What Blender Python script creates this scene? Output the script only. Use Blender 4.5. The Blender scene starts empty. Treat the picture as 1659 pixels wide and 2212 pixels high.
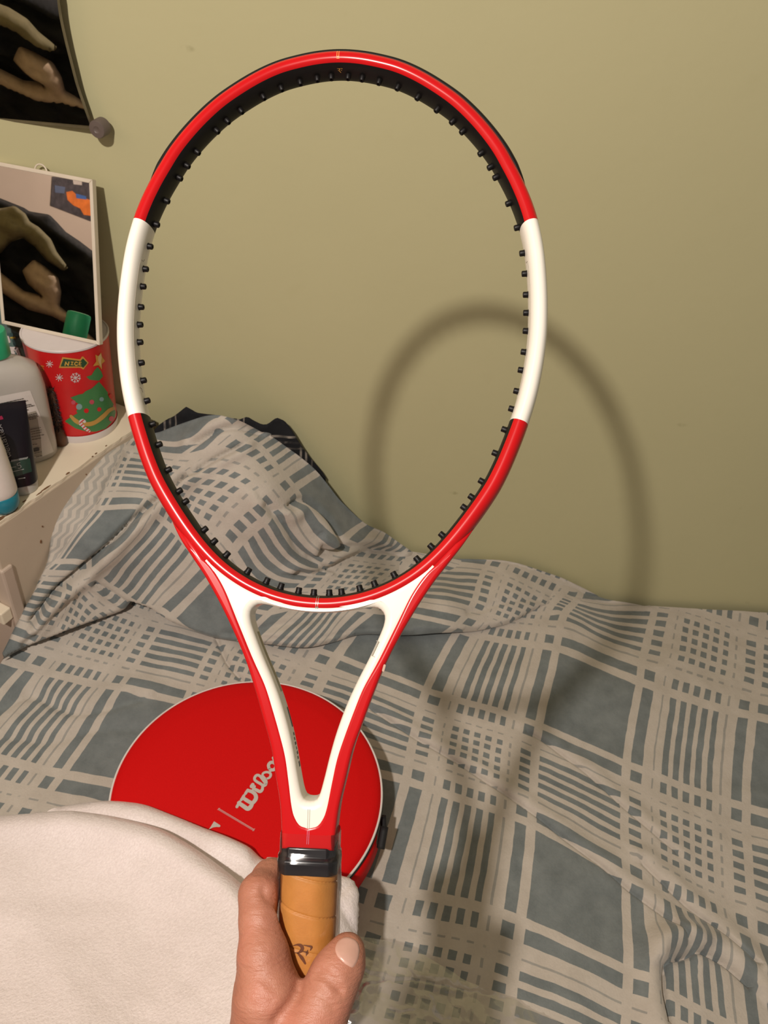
import bpy, bmesh, math, random
import numpy as np
from mathutils import Vector, Matrix, geometry

# ---------------------------------------------------------------- camera, world, lamp, exposure
SC = bpy.context.scene
COL = SC.collection
F, CX, CY = 1660.0, 829.5, 1106.0
PITCH, ROLL = math.radians(40), math.radians(8)
CAM = np.array([0.0, 0.0, 1.45])
_r0 = np.array([1, 0, 0.]); _u0 = np.array([0, math.sin(PITCH), math.cos(PITCH)])
FWD = np.array([0, math.cos(PITCH), -math.sin(PITCH)])
CXV = math.cos(ROLL) * _r0 + math.sin(ROLL) * _u0
CYV = -math.sin(ROLL) * _r0 + math.cos(ROLL) * _u0
cam_d = bpy.data.cameras.new('camera')
cam_d.sensor_fit = 'VERTICAL'; cam_d.sensor_height = 36.0; cam_d.lens = F / 2212 * 36.0
cam_d.clip_start = 0.02
cam_o = bpy.data.objects.new('camera', cam_d); COL.objects.link(cam_o)
M = Matrix.Identity(4)
for i in range(3):
    M[i][0] = CXV[i]; M[i][1] = CYV[i]; M[i][2] = -FWD[i]; M[i][3] = CAM[i]
cam_o.matrix_world = M
cam_d.dof.use_dof = True; cam_d.dof.focus_distance = 0.50
cam_d.dof.aperture_fstop = cam_d.lens / 0.9
SC.camera = cam_o

world = bpy.data.worlds.new('world'); SC.world = world
world.use_nodes = True
world.node_tree.nodes['Background'].inputs['Color'].default_value = (1.0, 0.90, 0.78, 1)
world.node_tree.nodes['Background'].inputs['Strength'].default_value = 0.22

lamp_d = bpy.data.lights.new('lamp', 'POINT')
lamp_d.energy = 73.0; lamp_d.color = (1.0, 0.90, 0.82); lamp_d.shadow_soft_size = 0.030
lamp_o = bpy.data.objects.new('lamp', lamp_d); COL.objects.link(lamp_o)
lamp_o.location = (-0.389, -0.306, 2.04)

SC.view_settings.view_transform = 'Standard'; SC.view_settings.look = 'None'
SC.view_settings.exposure = 0.0; SC.view_settings.gamma = 1.0
SC.view_settings.use_curve_mapping = False

# ---------------------------------------------------------------- helpers
random.seed(4); RNG = np.random.default_rng(4)

def ray(px, py):
    return FWD + (px - CX) / F * CXV - (py - CY) / F * CYV
def on_plane(px, py, p0, n):
    r = ray(px, py); p0 = np.asarray(p0, float); n = np.asarray(n, float)
    return CAM + r * (np.dot(p0 - CAM, n) / np.dot(r, n))
def on_z(px, py, z): return on_plane(px, py, (0, 0, z), (0, 0, 1))
def on_y(px, py, y): return on_plane(px, py, (0, y, 0), (0, 1, 0))
def at_depth(px, py, d): return CAM + ray(px, py) * d

def tag(o, label=None, cat=None, group=None, kind=None):
    for k, v in (('label', label), ('category', cat), ('group', group), ('kind', kind)):
        if v: o[k] = v
    return o
def empty(name, loc=(0, 0, 0), mat=None):
    o = bpy.data.objects.new(name, None); COL.objects.link(o); o.empty_display_size = 0.02
    if mat is not None: o.matrix_world = mat
    else: o.location = loc
    return o
def mesh_obj(name, verts, faces, mats, parent=None, fmat=None, smooth=True, uv=None, auto=None):
    me = bpy.data.meshes.new(name)
    me.from_pydata([tuple(map(float, v)) for v in verts], [], [tuple(map(int, f)) for f in faces])
    if not isinstance(mats, (list, tuple)): mats = [mats]
    for m in mats: me.materials.append(m)
    if fmat is not None: me.polygons.foreach_set('material_index', np.asarray(fmat, np.int32))
    if smooth: me.polygons.foreach_set('use_smooth', np.ones(len(me.polygons), bool))
    if uv is not None:
        l = me.uv_layers.new(name='UVMap')
        vi = np.empty(len(me.loops), np.int32); me.loops.foreach_get('vertex_index', vi)
        l.data.foreach_set('uv', np.asarray(uv, np.float32)[vi].ravel())
    me.update()
    if auto is not None: me.set_sharp_from_angle(angle=math.radians(auto))
    o = bpy.data.objects.new(name, me); COL.objects.link(o)
    if parent is not None: o.parent = parent
    return o
def box(x0, x1, y0, y1, z0, z1):
    v = [(x, y, z) for x in (x0, x1) for y in (y0, y1) for z in (z0, z1)]
    f = [(0, 1, 3, 2), (4, 6, 7, 5), (0, 4, 5, 1), (2, 3, 7, 6), (0, 2, 6, 4), (1, 5, 7, 3)]
    return v, f
def join(parts):
    V, Fc, mi, off = [], [], [], 0
    for p in parts:
        v, f = p[0], p[1]; m = p[2] if len(p) > 2 else 0
        V += [tuple(a) for a in v]; Fc += [tuple(i + off for i in q) for q in f]; mi += [m] * len(f); off += len(v)
    return V, Fc, mi
def bevel(o, w, seg=2):
    md = o.modifiers.new('bevel', 'BEVEL'); md.width = w; md.segments = seg; md.limit_method = 'ANGLE'
    return o
def spline(pts, n, closed=False):
    """Catmull-Rom resampled evenly to n points."""
    P = np.asarray(pts, float)
    if closed: Q = np.vstack([P[-1], P, P[0], P[1]])
    else: Q = np.vstack([2 * P[0] - P[1], P, 2 * P[-1] - P[-2]])
    out = []
    for i in range(1, len(Q) - 2):
        p0, p1, p2, p3 = Q[i - 1:i + 3]
        for t in np.linspace(0, 1, 24, endpoint=False):
            out.append(.5 * (2 * p1 + (p2 - p0) * t + (2 * p0 - 5 * p1 + 4 * p2 - p3) * t * t + (3 * p1 - p0 - 3 * p2 + p3) * t ** 3))
    out.append(Q[-2]); out = np.array(out)
    s = np.r_[0, np.cumsum(np.linalg.norm(np.diff(out, axis=0), axis=1))]
    g = np.linspace(0, s[-1], n, endpoint=not closed)
    return np.stack([np.interp(g, s, out[:, k]) for k in range(P.shape[1])], 1)
def lathe(profile, n=48, cap=True):
    """profile: (r, z) list bottom to top."""
    V, Fc = [], []
    for r, z in profile:
        for k in range(n):
            a = 2 * math.pi * k / n; V.append((r * math.cos(a), r * math.sin(a), z))
    for i in range(len(profile) - 1):
        for k in range(n):
            k2 = (k + 1) % n
            Fc.append((i * n + k, i * n + k2, (i + 1) * n + k2, (i + 1) * n + k))
    if cap:
        Fc.append(tuple(range(n - 1, -1, -1))); Fc.append(tuple((len(profile) - 1) * n + k for k in range(n)))
    return V, Fc
def tube(path, r, n=10, closed=False, up=(0, 0, 1)):
    P = np.asarray(path, float); V, Fc = [], []
    m = len(P); rr = r if hasattr(r, '__len__') else [r] * m
    for i in range(m):
        a = P[(i - 1) % m] if (closed or i > 0) else P[0]; b = P[(i + 1) % m] if (closed or i < m - 1) else P[-1]
        t = b - a; t = t / (np.linalg.norm(t) + 1e-12)
        u = np.cross(t, up)
        if np.linalg.norm(u) < 1e-4: u = np.cross(t, (1, 0, 0.1))
        u /= np.linalg.norm(u); w = np.cross(u, t)
        for k in range(n):
            an = 2 * math.pi * k / n; V.append(P[i] + rr[i] * (math.cos(an) * u + math.sin(an) * w))
    for i in range(m if closed else m - 1):
        j = (i + 1) % m
        for k in range(n):
            k2 = (k + 1) % n; Fc.append((i * n + k, i * n + k2, j * n + k2, j * n + k))
    if not closed:
        Fc.append(tuple(range(n))); Fc.append(tuple((m - 1) * n + k for k in range(n - 1, -1, -1)))
    return V, Fc
def stroke(pts, w, cap=6, n=40):
    """flat round-ended stroke polygon in 2D -> (verts2d, faces)"""
    P = spline(pts, n) if len(pts) > 2 else np.linspace(pts[0], pts[1], 8)
    W = np.interp(np.linspace(0, 1, len(P)), np.linspace(0, 1, len(w)), w) if hasattr(w, '__len__') else np.full(len(P), w)
    T = np.gradient(P, axis=0); T /= np.linalg.norm(T, axis=1)[:, None] + 1e-12
    N = np.stack([-T[:, 1], T[:, 0]], 1)
    V = []; Fc = []
    for i in range(len(P)): V += [P[i] + N[i] * W[i] / 2, P[i] - N[i] * W[i] / 2]
    for i in range(len(P) - 1): Fc.append((2 * i, 2 * i + 1, 2 * i + 3, 2 * i + 2))
    for e, s in ((0, -1), (len(P) - 1, 1)):
        c = len(V); V.append(P[e])
        a0 = math.atan2(N[e][1], N[e][0]); ring = []
        for k in range(cap + 1):
            a = a0 - s * math.pi * k / cap
            ring.append(len(V)); V.append(P[e] + W[e] / 2 * np.array([math.cos(a), math.sin(a)]))
        for k in range(cap): Fc.append((c, ring[k], ring[k + 1]))
    return V, Fc
def cdt(poly, inner=None, holes=None):
    """constrained triangulation of a 2D polygon with extra inner points"""
    P = [Vector(p) for p in poly]; E = [(i, (i + 1) % len(P)) for i in range(len(P))]
    for h in (holes or []):
        o = len(P); P += [Vector(p) for p in h]; E += [(o + i, o + (i + 1) % len(h)) for i in range(len(h))]
    if inner is not None: P += [Vector(p) for p in inner]
    v, e, f, *_ = geometry.delaunay_2d_cdt(P, E, [], 3 if holes else 1, 1e-7)
    return np.array([tuple(a) for a in v]), [tuple(a) for a in f]
def inside(P, poly):
    P = np.asarray(P); poly = np.asarray(poly); r = np.zeros(len(P), bool)
    x, y = P[:, 0], P[:, 1]; j = len(poly) - 1
    for i in range(len(poly)):
        xi, yi = poly[i]; xj, yj = poly[j]
        c = ((yi > y) != (yj > y)) & (x < (xj - xi) * (y - yi) / (yj - yi + 1e-15) + xi)
        r ^= c; j = i
    return r
def seg_dist(P, line, closed=False):
    """distance of points to a polyline and the signed side"""
    P = np.asarray(P); best = np.full(len(P), 1e9); sd = np.zeros(len(P)); L = np.asarray(line, float)
    if closed: L = np.vstack([L, L[0]])
    for a, b in zip(L[:-1], L[1:]):
        d = b - a; t = np.clip(((P - a) @ d) / (d @ d + 1e-15), 0, 1)
        q = P - (a + t[:, None] * d); dist = np.hypot(q[:, 0], q[:, 1])
        s = np.sign(d[0] * (P[:, 1] - a[1]) - d[1] * (P[:, 0] - a[0]))
        m = dist < best; best[m] = dist[m]; sd[m] = s[m]
    return best, sd
class TPS:
    def __init__(self, X, Y, smooth=0.0):
        X = np.asarray(X, float); Y = np.asarray(Y, float); self.X = X; n = len(X)
        K = self.k(np.linalg.norm(X[:, None] - X[None], axis=2)) + smooth * np.eye(n)
        Pm = np.c_[np.ones(n), X]; A = np.zeros((n + 3, n + 3)); A[:n, :n] = K; A[:n, n:] = Pm; A[n:, :n] = Pm.T
        B = np.zeros((n + 3,) + Y.shape[1:]); B[:n] = Y
        self.W = np.linalg.solve(A, B)
    @staticmethod
    def k(r): return np.where(r > 1e-9, r * r * np.log(np.maximum(r, 1e-9)), 0.0)
    def __call__(self, Q):
        Q = np.asarray(Q, float); out = []
        for c in np.array_split(Q, max(1, len(Q) // 8000 + 1)):
            K = self.k(np.linalg.norm(c[:, None] - self.X[None], axis=2))
            out.append(K @ self.W[:-3] + np.c_[np.ones(len(c)), c] @ self.W[-3:])
        return np.concatenate(out)
def vnoise(P, scale, seed=0):
    """smooth value noise in [-1, 1] on 2D/3D points"""
    P = np.asarray(P, float) / scale; d = P.shape[1]; i0 = np.floor(P).astype(np.int64); f = P - i0; f = f * f * (3 - 2 * f)
    def h(I):
        x = np.full(len(I), seed * 374761393 + 1013904223, np.int64)
        for k in range(d): x = (x ^ (I[:, k] * [668265263, 2246822519, 3266489917][k])) * 1274126177 & 0x7fffffff
        x ^= x >> 13; x = x * 1103515245 & 0x7fffffff; x ^= x >> 11
        return (x % 65536) / 32768.0 - 1
    out = np.zeros(len(P))
    for c in range(1 << d):
        w = np.ones(len(P)); I = i0.copy()
        for k in range(d):
            if c >> k & 1: I[:, k] += 1; w *= f[:, k]
            else: w *= 1 - f[:, k]
        out += w * h(I)
    return out

# ---------------------------------------------------------------- materials
def srgb(r, g, b):
    f = lambda c: (c / 255 / 12.92) if c / 255 <= .04045 else ((c / 255 + .055) / 1.055) ** 2.4
    return (f(r), f(g), f(b), 1)
class NT:
    def __init__(s, name):
        s.m = bpy.data.materials.new(name); s.m.use_nodes = True; s.t = s.m.node_tree; s.t.nodes.clear()
        s.out = s.n('ShaderNodeOutputMaterial')
    def n(s, ty, **kw):
        x = s.t.nodes.new(ty)
        for k, v in kw.items():
            if k in x.inputs: s.set(x, k, v)
            else: setattr(x, k, v)
        return x
    def set(s, x, k, v):
        if isinstance(v, bpy.types.NodeSocket): s.t.links.new(v, x.inputs[k])
        else: x.inputs[k].default_value = v
    def link(s, a, b): s.t.links.new(a, b)
    def math(s, op, a, b=0.0, c=0.0):
        x = s.n('ShaderNodeMath', operation=op)
        for i, v in enumerate((a, b, c)): s.set(x, i, v)
        return x.outputs[0]
    def ramp(s, fac, stops, interp='LINEAR'):
        x = s.n('ShaderNodeValToRGB'); cr = x.color_ramp; cr.interpolation = interp
        while len(cr.elements) < len(stops): cr.elements.new(0.5)
        for e, (p, c) in zip(cr.elements, stops):
            e.position = p; e.color = c if len(c) == 4 else (*c, 1)
        s.set(x, 'Fac', fac); return x.outputs[0]
    def mix(s, fac, a, b, mode='MIX'):
        x = s.n('ShaderNodeMix', data_type='RGBA', blend_type=mode)
        for k, v in ((0, fac), (6, a), (7, b)):
            if isinstance(v, bpy.types.NodeSocket): s.t.links.new(v, x.inputs[k])
            else: x.inputs[k].default_value = v
        return x.outputs[2]
    def noise(s, scale, detail=3, vec=None, rough=.55, dist=0.0):
        x = s.n('ShaderNodeTexNoise', Scale=scale, Detail=detail, Roughness=rough, Distortion=dist)
        if vec is None: vec = s.n('ShaderNodeTexCoord').outputs['Object']
        s.set(x, 'Vector', vec); return x.outputs[0]
    def bump(s, h, strength=.3, dist=.001, normal=None):
        x = s.n('ShaderNodeBump', Strength=strength, Distance=dist, Height=h)
        if normal is not None: s.set(x, 'Normal', normal)
        return x.outputs[0]
    def bsdf(s, **kw):
        x = s.n('ShaderNodeBsdfPrincipled')
        for k, v in kw.items(): s.set(x, k.replace('_', ' '), v)
        s.link(x.outputs[0], s.out.inputs[0]); return x
def simple(name, col, rough=.5, var=.06, scale=40, bump=0.0, bscale=300, **kw):
    """procedural material: a base colour with a little noise variation and optional fine relief"""
    t = NT(name); c = np.array(col[:3])
    lo = tuple(np.clip(c * (1 - var), 0, 1)) + (1,); hi = tuple(np.clip(c * (1 + var), 0, 1)) + (1,)
    cc = t.ramp(t.noise(scale), [(.3, lo), (.7, hi)])
    k = dict(Base_Color=cc, Roughness=rough); k.update(kw)
    if bump: k['Normal'] = t.bump(t.noise(bscale), bump, .0006)
    t.bsdf(**k); return t.m
RED = srgb(222, 22, 28)
m_red = simple('racket_red', (.50, .005, .007), .24, .03, Specular_IOR_Level=.35)
m_white = simple('racket_white', (.82, .78, .69), .30, .02, Coat_Weight=.3, Coat_Roughness=.2)
m_black = simple('racket_black', (.006, .005, .005), .45, .1, Specular_IOR_Level=.25)
m_guard = simple('guard_black', (.006, .005, .005), .55, .1, Specular_IOR_Level=.2)
m_gold = simple('gold_print', (.85, .46, .10), .35, .05)
m_silver = simple('silver_print', (.55, .5, .42), .3, .05, Metallic=.7)
m_greyprint = simple('grey_print', (.30, .27, .20), .4, .05)
m_darkprint = simple('dark_print', (.03, .028, .025), .4, .05)

# ---------------------------------------------------------------- setting: walls and floor
WY = 1.0      # the green wall stands at y = 1 m
def wall_mat():
    t = NT('green_wall_paint'); obj = t.n('ShaderNodeTexCoord').outputs['Object']
    n1 = t.noise(1.6, 3, obj); n2 = t.noise(22, 4, obj)
    c = t.ramp(n1, [(.3, (.472, .442, .248, 1)), (.7, (.502, .468, .266, 1))])
    c = t.mix(t.math('MULTIPLY', t.ramp(n2, [(.62, (0, 0, 0, 1)), (.8, (1, 1, 1, 1))]), .12), c, (.40, .36, .17, 1))
    # scuffs: rare short dark marks and pale chips
    mp = t.n('ShaderNodeMapping', Vector=obj, Scale=(9, 9, 22)); v = t.n('ShaderNodeTexVoronoi', Vector=mp.outputs[0], Scale=.8, Randomness=1.0)
    mk = t.math('MULTIPLY', t.ramp(v.outputs['Distance'], [(.03, (1, 1, 1, 1)), (.075, (0, 0, 0, 1))]), t.ramp(n2, [(.5, (0, 0, 0, 1)), (.6, (1, 1, 1, 1))]))
    c = t.mix(t.math('MULTIPLY', mk, .45), c, (.20, .17, .07, 1))
    b = t.bump(t.noise(120, 4, obj), .12, .001, t.bump(t.noise(9, 3, obj), .25, .004))
    t.bsdf(Base_Color=c, Roughness=.72, Normal=b); return t.m
v, f = box(-1.45, 1.9, WY, WY + .1, 0, 2.6)
tag(mesh_obj('wall_back', v, f, wall_mat(), smooth=False), kind='structure')
v, f = box(-1.45, 1.9, -1.6, WY + .1, -.1, 0)
tag(mesh_obj('floor', v, f, simple('floor_boards', (.22, .13, .08), .5, .2, 6), smooth=False), kind='structure')
v, f = box(-1.45, -1.35, -1.6, WY + .1, 0, 2.6)
tag(mesh_obj('wall_left', v, f, simple('beige_wall_paint', (.52, .40, .32), .7, .04, 5), smooth=False), kind='structure')
# ---------------------------------------------------------------- bed and blanket
BZ = 0.505
def crease(P, line, depth, w, puff=0.0, pw=.016, side=1):
    d, s = seg_dist(P, line)
    h = -depth * np.exp(-(d / w) ** 2)
    if puff: h = h + puff * np.where(s == side, np.exp(-((d - pw) / pw) ** 2), 0)
    return h
hp = []
for px, py, yv in [(1200, 1249, .988), (1300, 1292, .988), (1395, 1305, .988), (1500, 1314, .988), (1659, 1324, .988)]: hp.append(on_y(px, py, yv))
for px, py, zv in [(0, 1430, .545), (100, 1385, .545), (270, 1320, .545), (520, 1386, .522), (780, 1369, .522), (1018, 1360, .520), (1120, 1335, .520),
                   (60, 1480, .525), (150, 1600, BZ), (300, 1480, .513),
                   (1200, 1400, .522), (1400, 1460, .52), (1620, 1540, .515), (1000, 1480, .515), (1150, 1600, .508), (1350, 1650, .508), (1600, 1750, BZ),
                   (900, 1600, BZ), (1100, 1800, BZ), (1350, 1900, BZ), (1600, 2000, BZ), (1000, 2000, BZ), (1300, 2180, BZ), (1650, 2200, BZ), (700, 1500, .51)]:
    hp.append(on_z(px, py, zv))
hp = np.array(hp)
_H = TPS(hp[:, :2], hp[:, 2], 2e-5)
def H0(P): return np.minimum(_H(P), .83)
def drop(pts, h=H0):
    """where the lines of sight through photograph points meet the blanket"""
    pts = np.asarray(pts, float); R = np.array([ray(*p) for p in pts]); T = np.linspace(.75, 1.7, 240)
    X = CAM[None, None] + R[:, None] * T[None, :, None]
    hh = h(X[..., :2].reshape(-1, 2)).reshape(X.shape[:2]); g = X[..., 2] - hh
    out = []
    for i in range(len(pts)):
        k = np.where((g[i, :-1] > 0) & (g[i, 1:] <= 0))[0]
        if len(k): k = k[0]; t = T[k] + (T[k + 1] - T[k]) * g[i, k] / (g[i, k] - g[i, k + 1])
        else: t = T[np.argmin(np.abs(g[i]))]
        out.append(CAM[:2] + R[i, :2] * t)
    return np.array(out)
# pattern coordinates measured on the cloth (period 1 in both directions)
LA = {(0, 0): (1201, 1399), (.42, 0): (1381.6, 1471.6), (1, 0): (1624, 1546.8), (0, .42): (1162, 1569), (.42, .42): (1352.5, 1649.6), (1, .42): (1613, 1741),
      (-.58, .42): (921, 1488), (-.58, 1): (876, 1684), (0, 1): (1146, 1780), (.42, 1): (1349, 1896), (1, 1): (1628, 2019), (0, 1.42): (1124, 1988), (.42, 1.42): (1354, 2099),
      (-.58, 1.42): (809, 1913), (-2, 1): (260, 1488), (-2, 1.42): (134, 1669), (-2.58, 1): (54, 1441), (-.55, -.19): (1031, 1308), (-.545, -.345): (1046, 1264),
      (-.54, -.535): (1065.6, 1223.6), (-.18, -.535): (1189, 1269), (-.045, -.18): (1196, 1336), (-.045, -.235): (1205.6, 1315), (-.045, -.535): (1235, 1286),
      (0, -.58): (1256, 1274), (.465, -.4): (1430.7, 1326), (.465, -.18): (1413.8, 1407), (.465, -.045): (1401.6, 1458), (.955, -.18): (1618, 1468.6), (.955, -.4): (1622.5, 1390),
      (.955, -.535): (1628.6, 1341), (.955, -.045): (1607, 1524), (-2, .71): (318, 1395), (-1.4, .71): (500, 1440), (-1.5, 1): (425, 1522)}
# mound: (b, a) axes, a = up-right, b = down-right; on the lower right it runs on as u = b - 2, v = -a - .58
LB = {(0, 0): (632, 1055), (0, -.6): (452, 1247), (0, -1): (369, 1334), (-.4, -.6): (341, 1126), (-.4, -.98): (229, 1255), (-.29, -.6): (374, 1153), (-.29, -.98): (268, 1280), (-.18, -.6): (404, 1186), (-.18, -.98): (307, 1306), (-.047, -.6): (444, 1229), (-.047, -1): (352, 1320), (.42, 0): (729, 1166), (-.18, 0): (590, 1005), (-.4, 0): (520, 948), (-.535, -.6): (306, 1104), (-.535, -.9): (218, 1196),
      (-.55, -1.1): (158, 1240), (-1, -.58): (226, 1098), (-1, -1): (134, 1213), (0, .3): (693, 1015), (.42, .25): (795, 1124), (0, -.29): (554, 1130), (.42, -.29): (676, 1237),
      (.42, -.58): (580, 1325), (.6, -.8): (624, 1362), (.82, -.8): (705, 1358), (.955, -.8): (738, 1362), (-.29, -.29): (430, 1060), (-.58, 0): (470, 918), (-.29, -.02): (555, 975), (-.8, -.4): (288, 1051), (-.8, -.2): (307, 1003), (-.8, .12): (410, 922)}
LD = [(-.55, -.19), (-.545, -.345), (-.54, -.535), (-.18, -.535), (-.045, -.535), (0, -.58)]
def grid_in(poly, step):
    poly = np.asarray(poly); lo, hi = poly.min(0), poly.max(0)
    gx, gy = np.meshgrid(np.arange(lo[0], hi[0], step), np.arange(lo[1], hi[1], step * .866)); gx[::2] += step / 2
    G = np.c_[gx.ravel(), gy.ravel()]; G = G[inside(G, poly)]
    d, _ = seg_dist(G, poly, True); return G[d > step * .6]
def resample(poly, step, closed=True):
    P = np.vstack([poly, poly[:1]]) if closed else np.asarray(poly)
    s = np.r_[0, np.cumsum(np.linalg.norm(np.diff(P, axis=0), axis=1))]; n = max(4, int(s[-1] / step))
    g = np.linspace(0, s[-1], n, endpoint=not closed); return np.stack([np.interp(g, s, P[:, k]) for k in (0, 1)], 1)
# creases
cr = lambda pts, n=40: spline(drop(pts), n)
C_diag = cr([(803, 1532), (870, 1572), (939, 1614), (1010, 1660), (1085, 1711), (1155, 1760), (1221, 1814), (1290, 1866), (1356, 1922), (1425, 1975), (1459, 2010), (1487, 2060)])
C_two = cr([(1139, 1581), (1180, 1605), (1221, 1635), (1262, 1666), (1302, 1700), (1349, 1746), (1414, 1804), (1457, 1838)])
C_three = cr([(1390, 1870), (1414, 1893), (1487, 1961), (1558, 2013), (1629, 2080)])
C_knot = cr([(1487, 2060), (1440, 2075), (1433, 2140), (1445, 2205)])
C_knot2 = cr([(1460, 2070), (1505, 2055), (1560, 2075), (1620, 2125)])
C_wall = cr([(1255, 1297), (1320, 1302), (1395, 1306)])
C_bagL = cr([(470, 1380), (492, 1430), (535, 1478)])
C_left1 = cr([(0, 1530), (70, 1502), (160, 1540), (235, 1530), (300, 1510)])
C_left2 = cr([(20, 1590), (110, 1600), (200, 1575), (330, 1570)])
def wrinkle(P):
    # soft rumples, longer along one diagonal
    R = np.array([[.82, .57], [-.57, .82]]); Q = P @ R.T
    return .0042 * vnoise(Q * [1, 2.0], .16, 1) + .0020 * vnoise(Q * [1, 1.6], .065, 2) + .0007 * vnoise(P, .025, 3)
def H_A(P):
    h = H0(P) + wrinkle(P)
    h += crease(P, C_diag, .0055, .0022, .0045, .011, 1) + crease(P, C_two, .0045, .0020, .0032, .010, 1) + crease(P, C_three, .0055, .0022, .006, .013, 1)
    h += crease(P, C_knot, .010, .0035, .012, .016, -1) + crease(P, C_knot2, .009, .0035, .013, .018, 1) + crease(P, C_wall, .005, .0022, .003, .008, -1)
    h += crease(P, C_bagL, .006, .003, .004) + crease(P, C_left1, .005, .006, .006, .02, 1) + crease(P, C_left2, .003, .006, .004, .02, 1)
    return h
def sheet(name, poly, H, uvf, step, hem, mat, parent, rim=.006, extra=()):
    """cloth sheet over the height field; its border points listed in hem roll down onto what lies below"""
    B = resample(poly, step); G = grid_in(B, step)
    for ln in extra:
        ln = resample(ln, .0035, False); t_ = np.gradient(ln, axis=0); t_ /= np.linalg.norm(t_, axis=1)[:, None]; n_ = np.stack([-t_[:, 1], t_[:, 0]], 1)
        d_, _ = seg_dist(G, ln); G = G[d_ > .0068]
        X = np.vstack([ln + n_ * o_ for o_ in (0, .0014, -.0014, .003, -.003, .0052, -.0052)]); X = X[inside(X, B)]
        if len(G): G = np.vstack([G, X])
    V2, Fc = cdt(B, G)
    z = H(V2)
    if hem is not None:
        d, _ = seg_dist(V2, hem); r = rim
        q = np.clip(1 - d / r, 0, 1); z = z - (rim + .004) * (1 - np.sqrt(np.clip(1 - q * q, 0, 1)))
    V = np.c_[V2, z]
    o = mesh_obj(name, V, Fc, mat, parent, uv=uvf(V2))
    return o
kA = np.array(list(LA.keys())); xA = drop(list(LA.values()))
uvA = TPS(xA, kA, 1e-6)
def psheet(name, poly, depth, disp, uvk, uvx, step, mat, parent, skirt=None, smooth=2e-3, inner_extra=None):
    """cloth given by its outline and depth: control points (x, y, axis, value) fix real positions along the lines of sight.
    disp(Q) moves the cloth along its normal; skirt = (inside test, offsets) turns the far edge over and down."""
    cp = []; ct = []
    for px, py, ax, val in depth:
        r = ray(px, py)
        t = (val - CAM[1]) / r[1] if ax == 'Y' else ((val - CAM[2]) / r[2] if ax == 'Z' else val)
        cp.append((px, py)); ct.append(t)
    cp = np.array(cp, float) / 100; T = TPS(cp, np.array(ct), smooth)
    B = resample(np.array(poly, float), step); G = grid_in(B, step)
    Q, Fc = cdt(B, G)
    R = FWD[None] + ((Q[:, 0] - CX) / F)[:, None] * CXV - ((Q[:, 1] - CY) / F)[:, None] * CYV
    P = CAM + R * T(Q / 100)[:, None]
    e = .5
    def pos(q):
        r = FWD[None] + ((q[:, 0] - CX) / F)[:, None] * CXV - ((q[:, 1] - CY) / F)[:, None] * CYV
        return CAM + r * T(q / 100)[:, None]
    n = np.cross(pos(Q + [0, e]) - pos(Q - [0, e]), pos(Q + [e, 0]) - pos(Q - [e, 0])); n /= np.linalg.norm(n, axis=1)[:, None]
    n *= np.sign(np.einsum('ij,ij->i', n, CAM - P))[:, None]
    P = P + n * disp(Q)[:, None]
    uv = TPS(np.array(uvx, float) / 100, np.array(uvk, float), 1e-6)(Q / 100) if uvk is not None else Q / 500
    V = P; 
    if skirt is not None:
        sel, offs = skirt; nB = len(B)
        # border vertices that keep the outline order (cdt keeps the input points first)
        ids = [i for i in range(nB) if sel(B[i])]
        V = list(P); Fc = list(Fc); uv = list(uv)
        prev = {i: i for i in ids}
        rd = R / np.linalg.norm(R, axis=1)[:, None]
        for back, down in offs:
            cur = {}
            for i in ids:
                cur[i] = len(V); V.append(P[i] + rd[i] * [1, 1, 0] * back + np.array([0, 0, -down])); uv.append(uv[i] + np.array([0, .01]))
            for i in ids:
                j = (i + 1) % nB
                if j in cur: Fc.append((prev[i], cur[i], cur[j], prev[j]))
            prev = cur
        V = np.array(V); uv = np.array(uv)
        V[:, 1] = np.minimum(V[:, 1], WY - .004)
    return mesh_obj(name, V, Fc, mat, parent, uv=uv)
kB = list(LB.keys()); vB = list(LB.values())
for u_, v_ in LD: kB.append((u_ + 2, -v_ - .58)); vB.append(LA[(u_, v_)])
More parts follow.
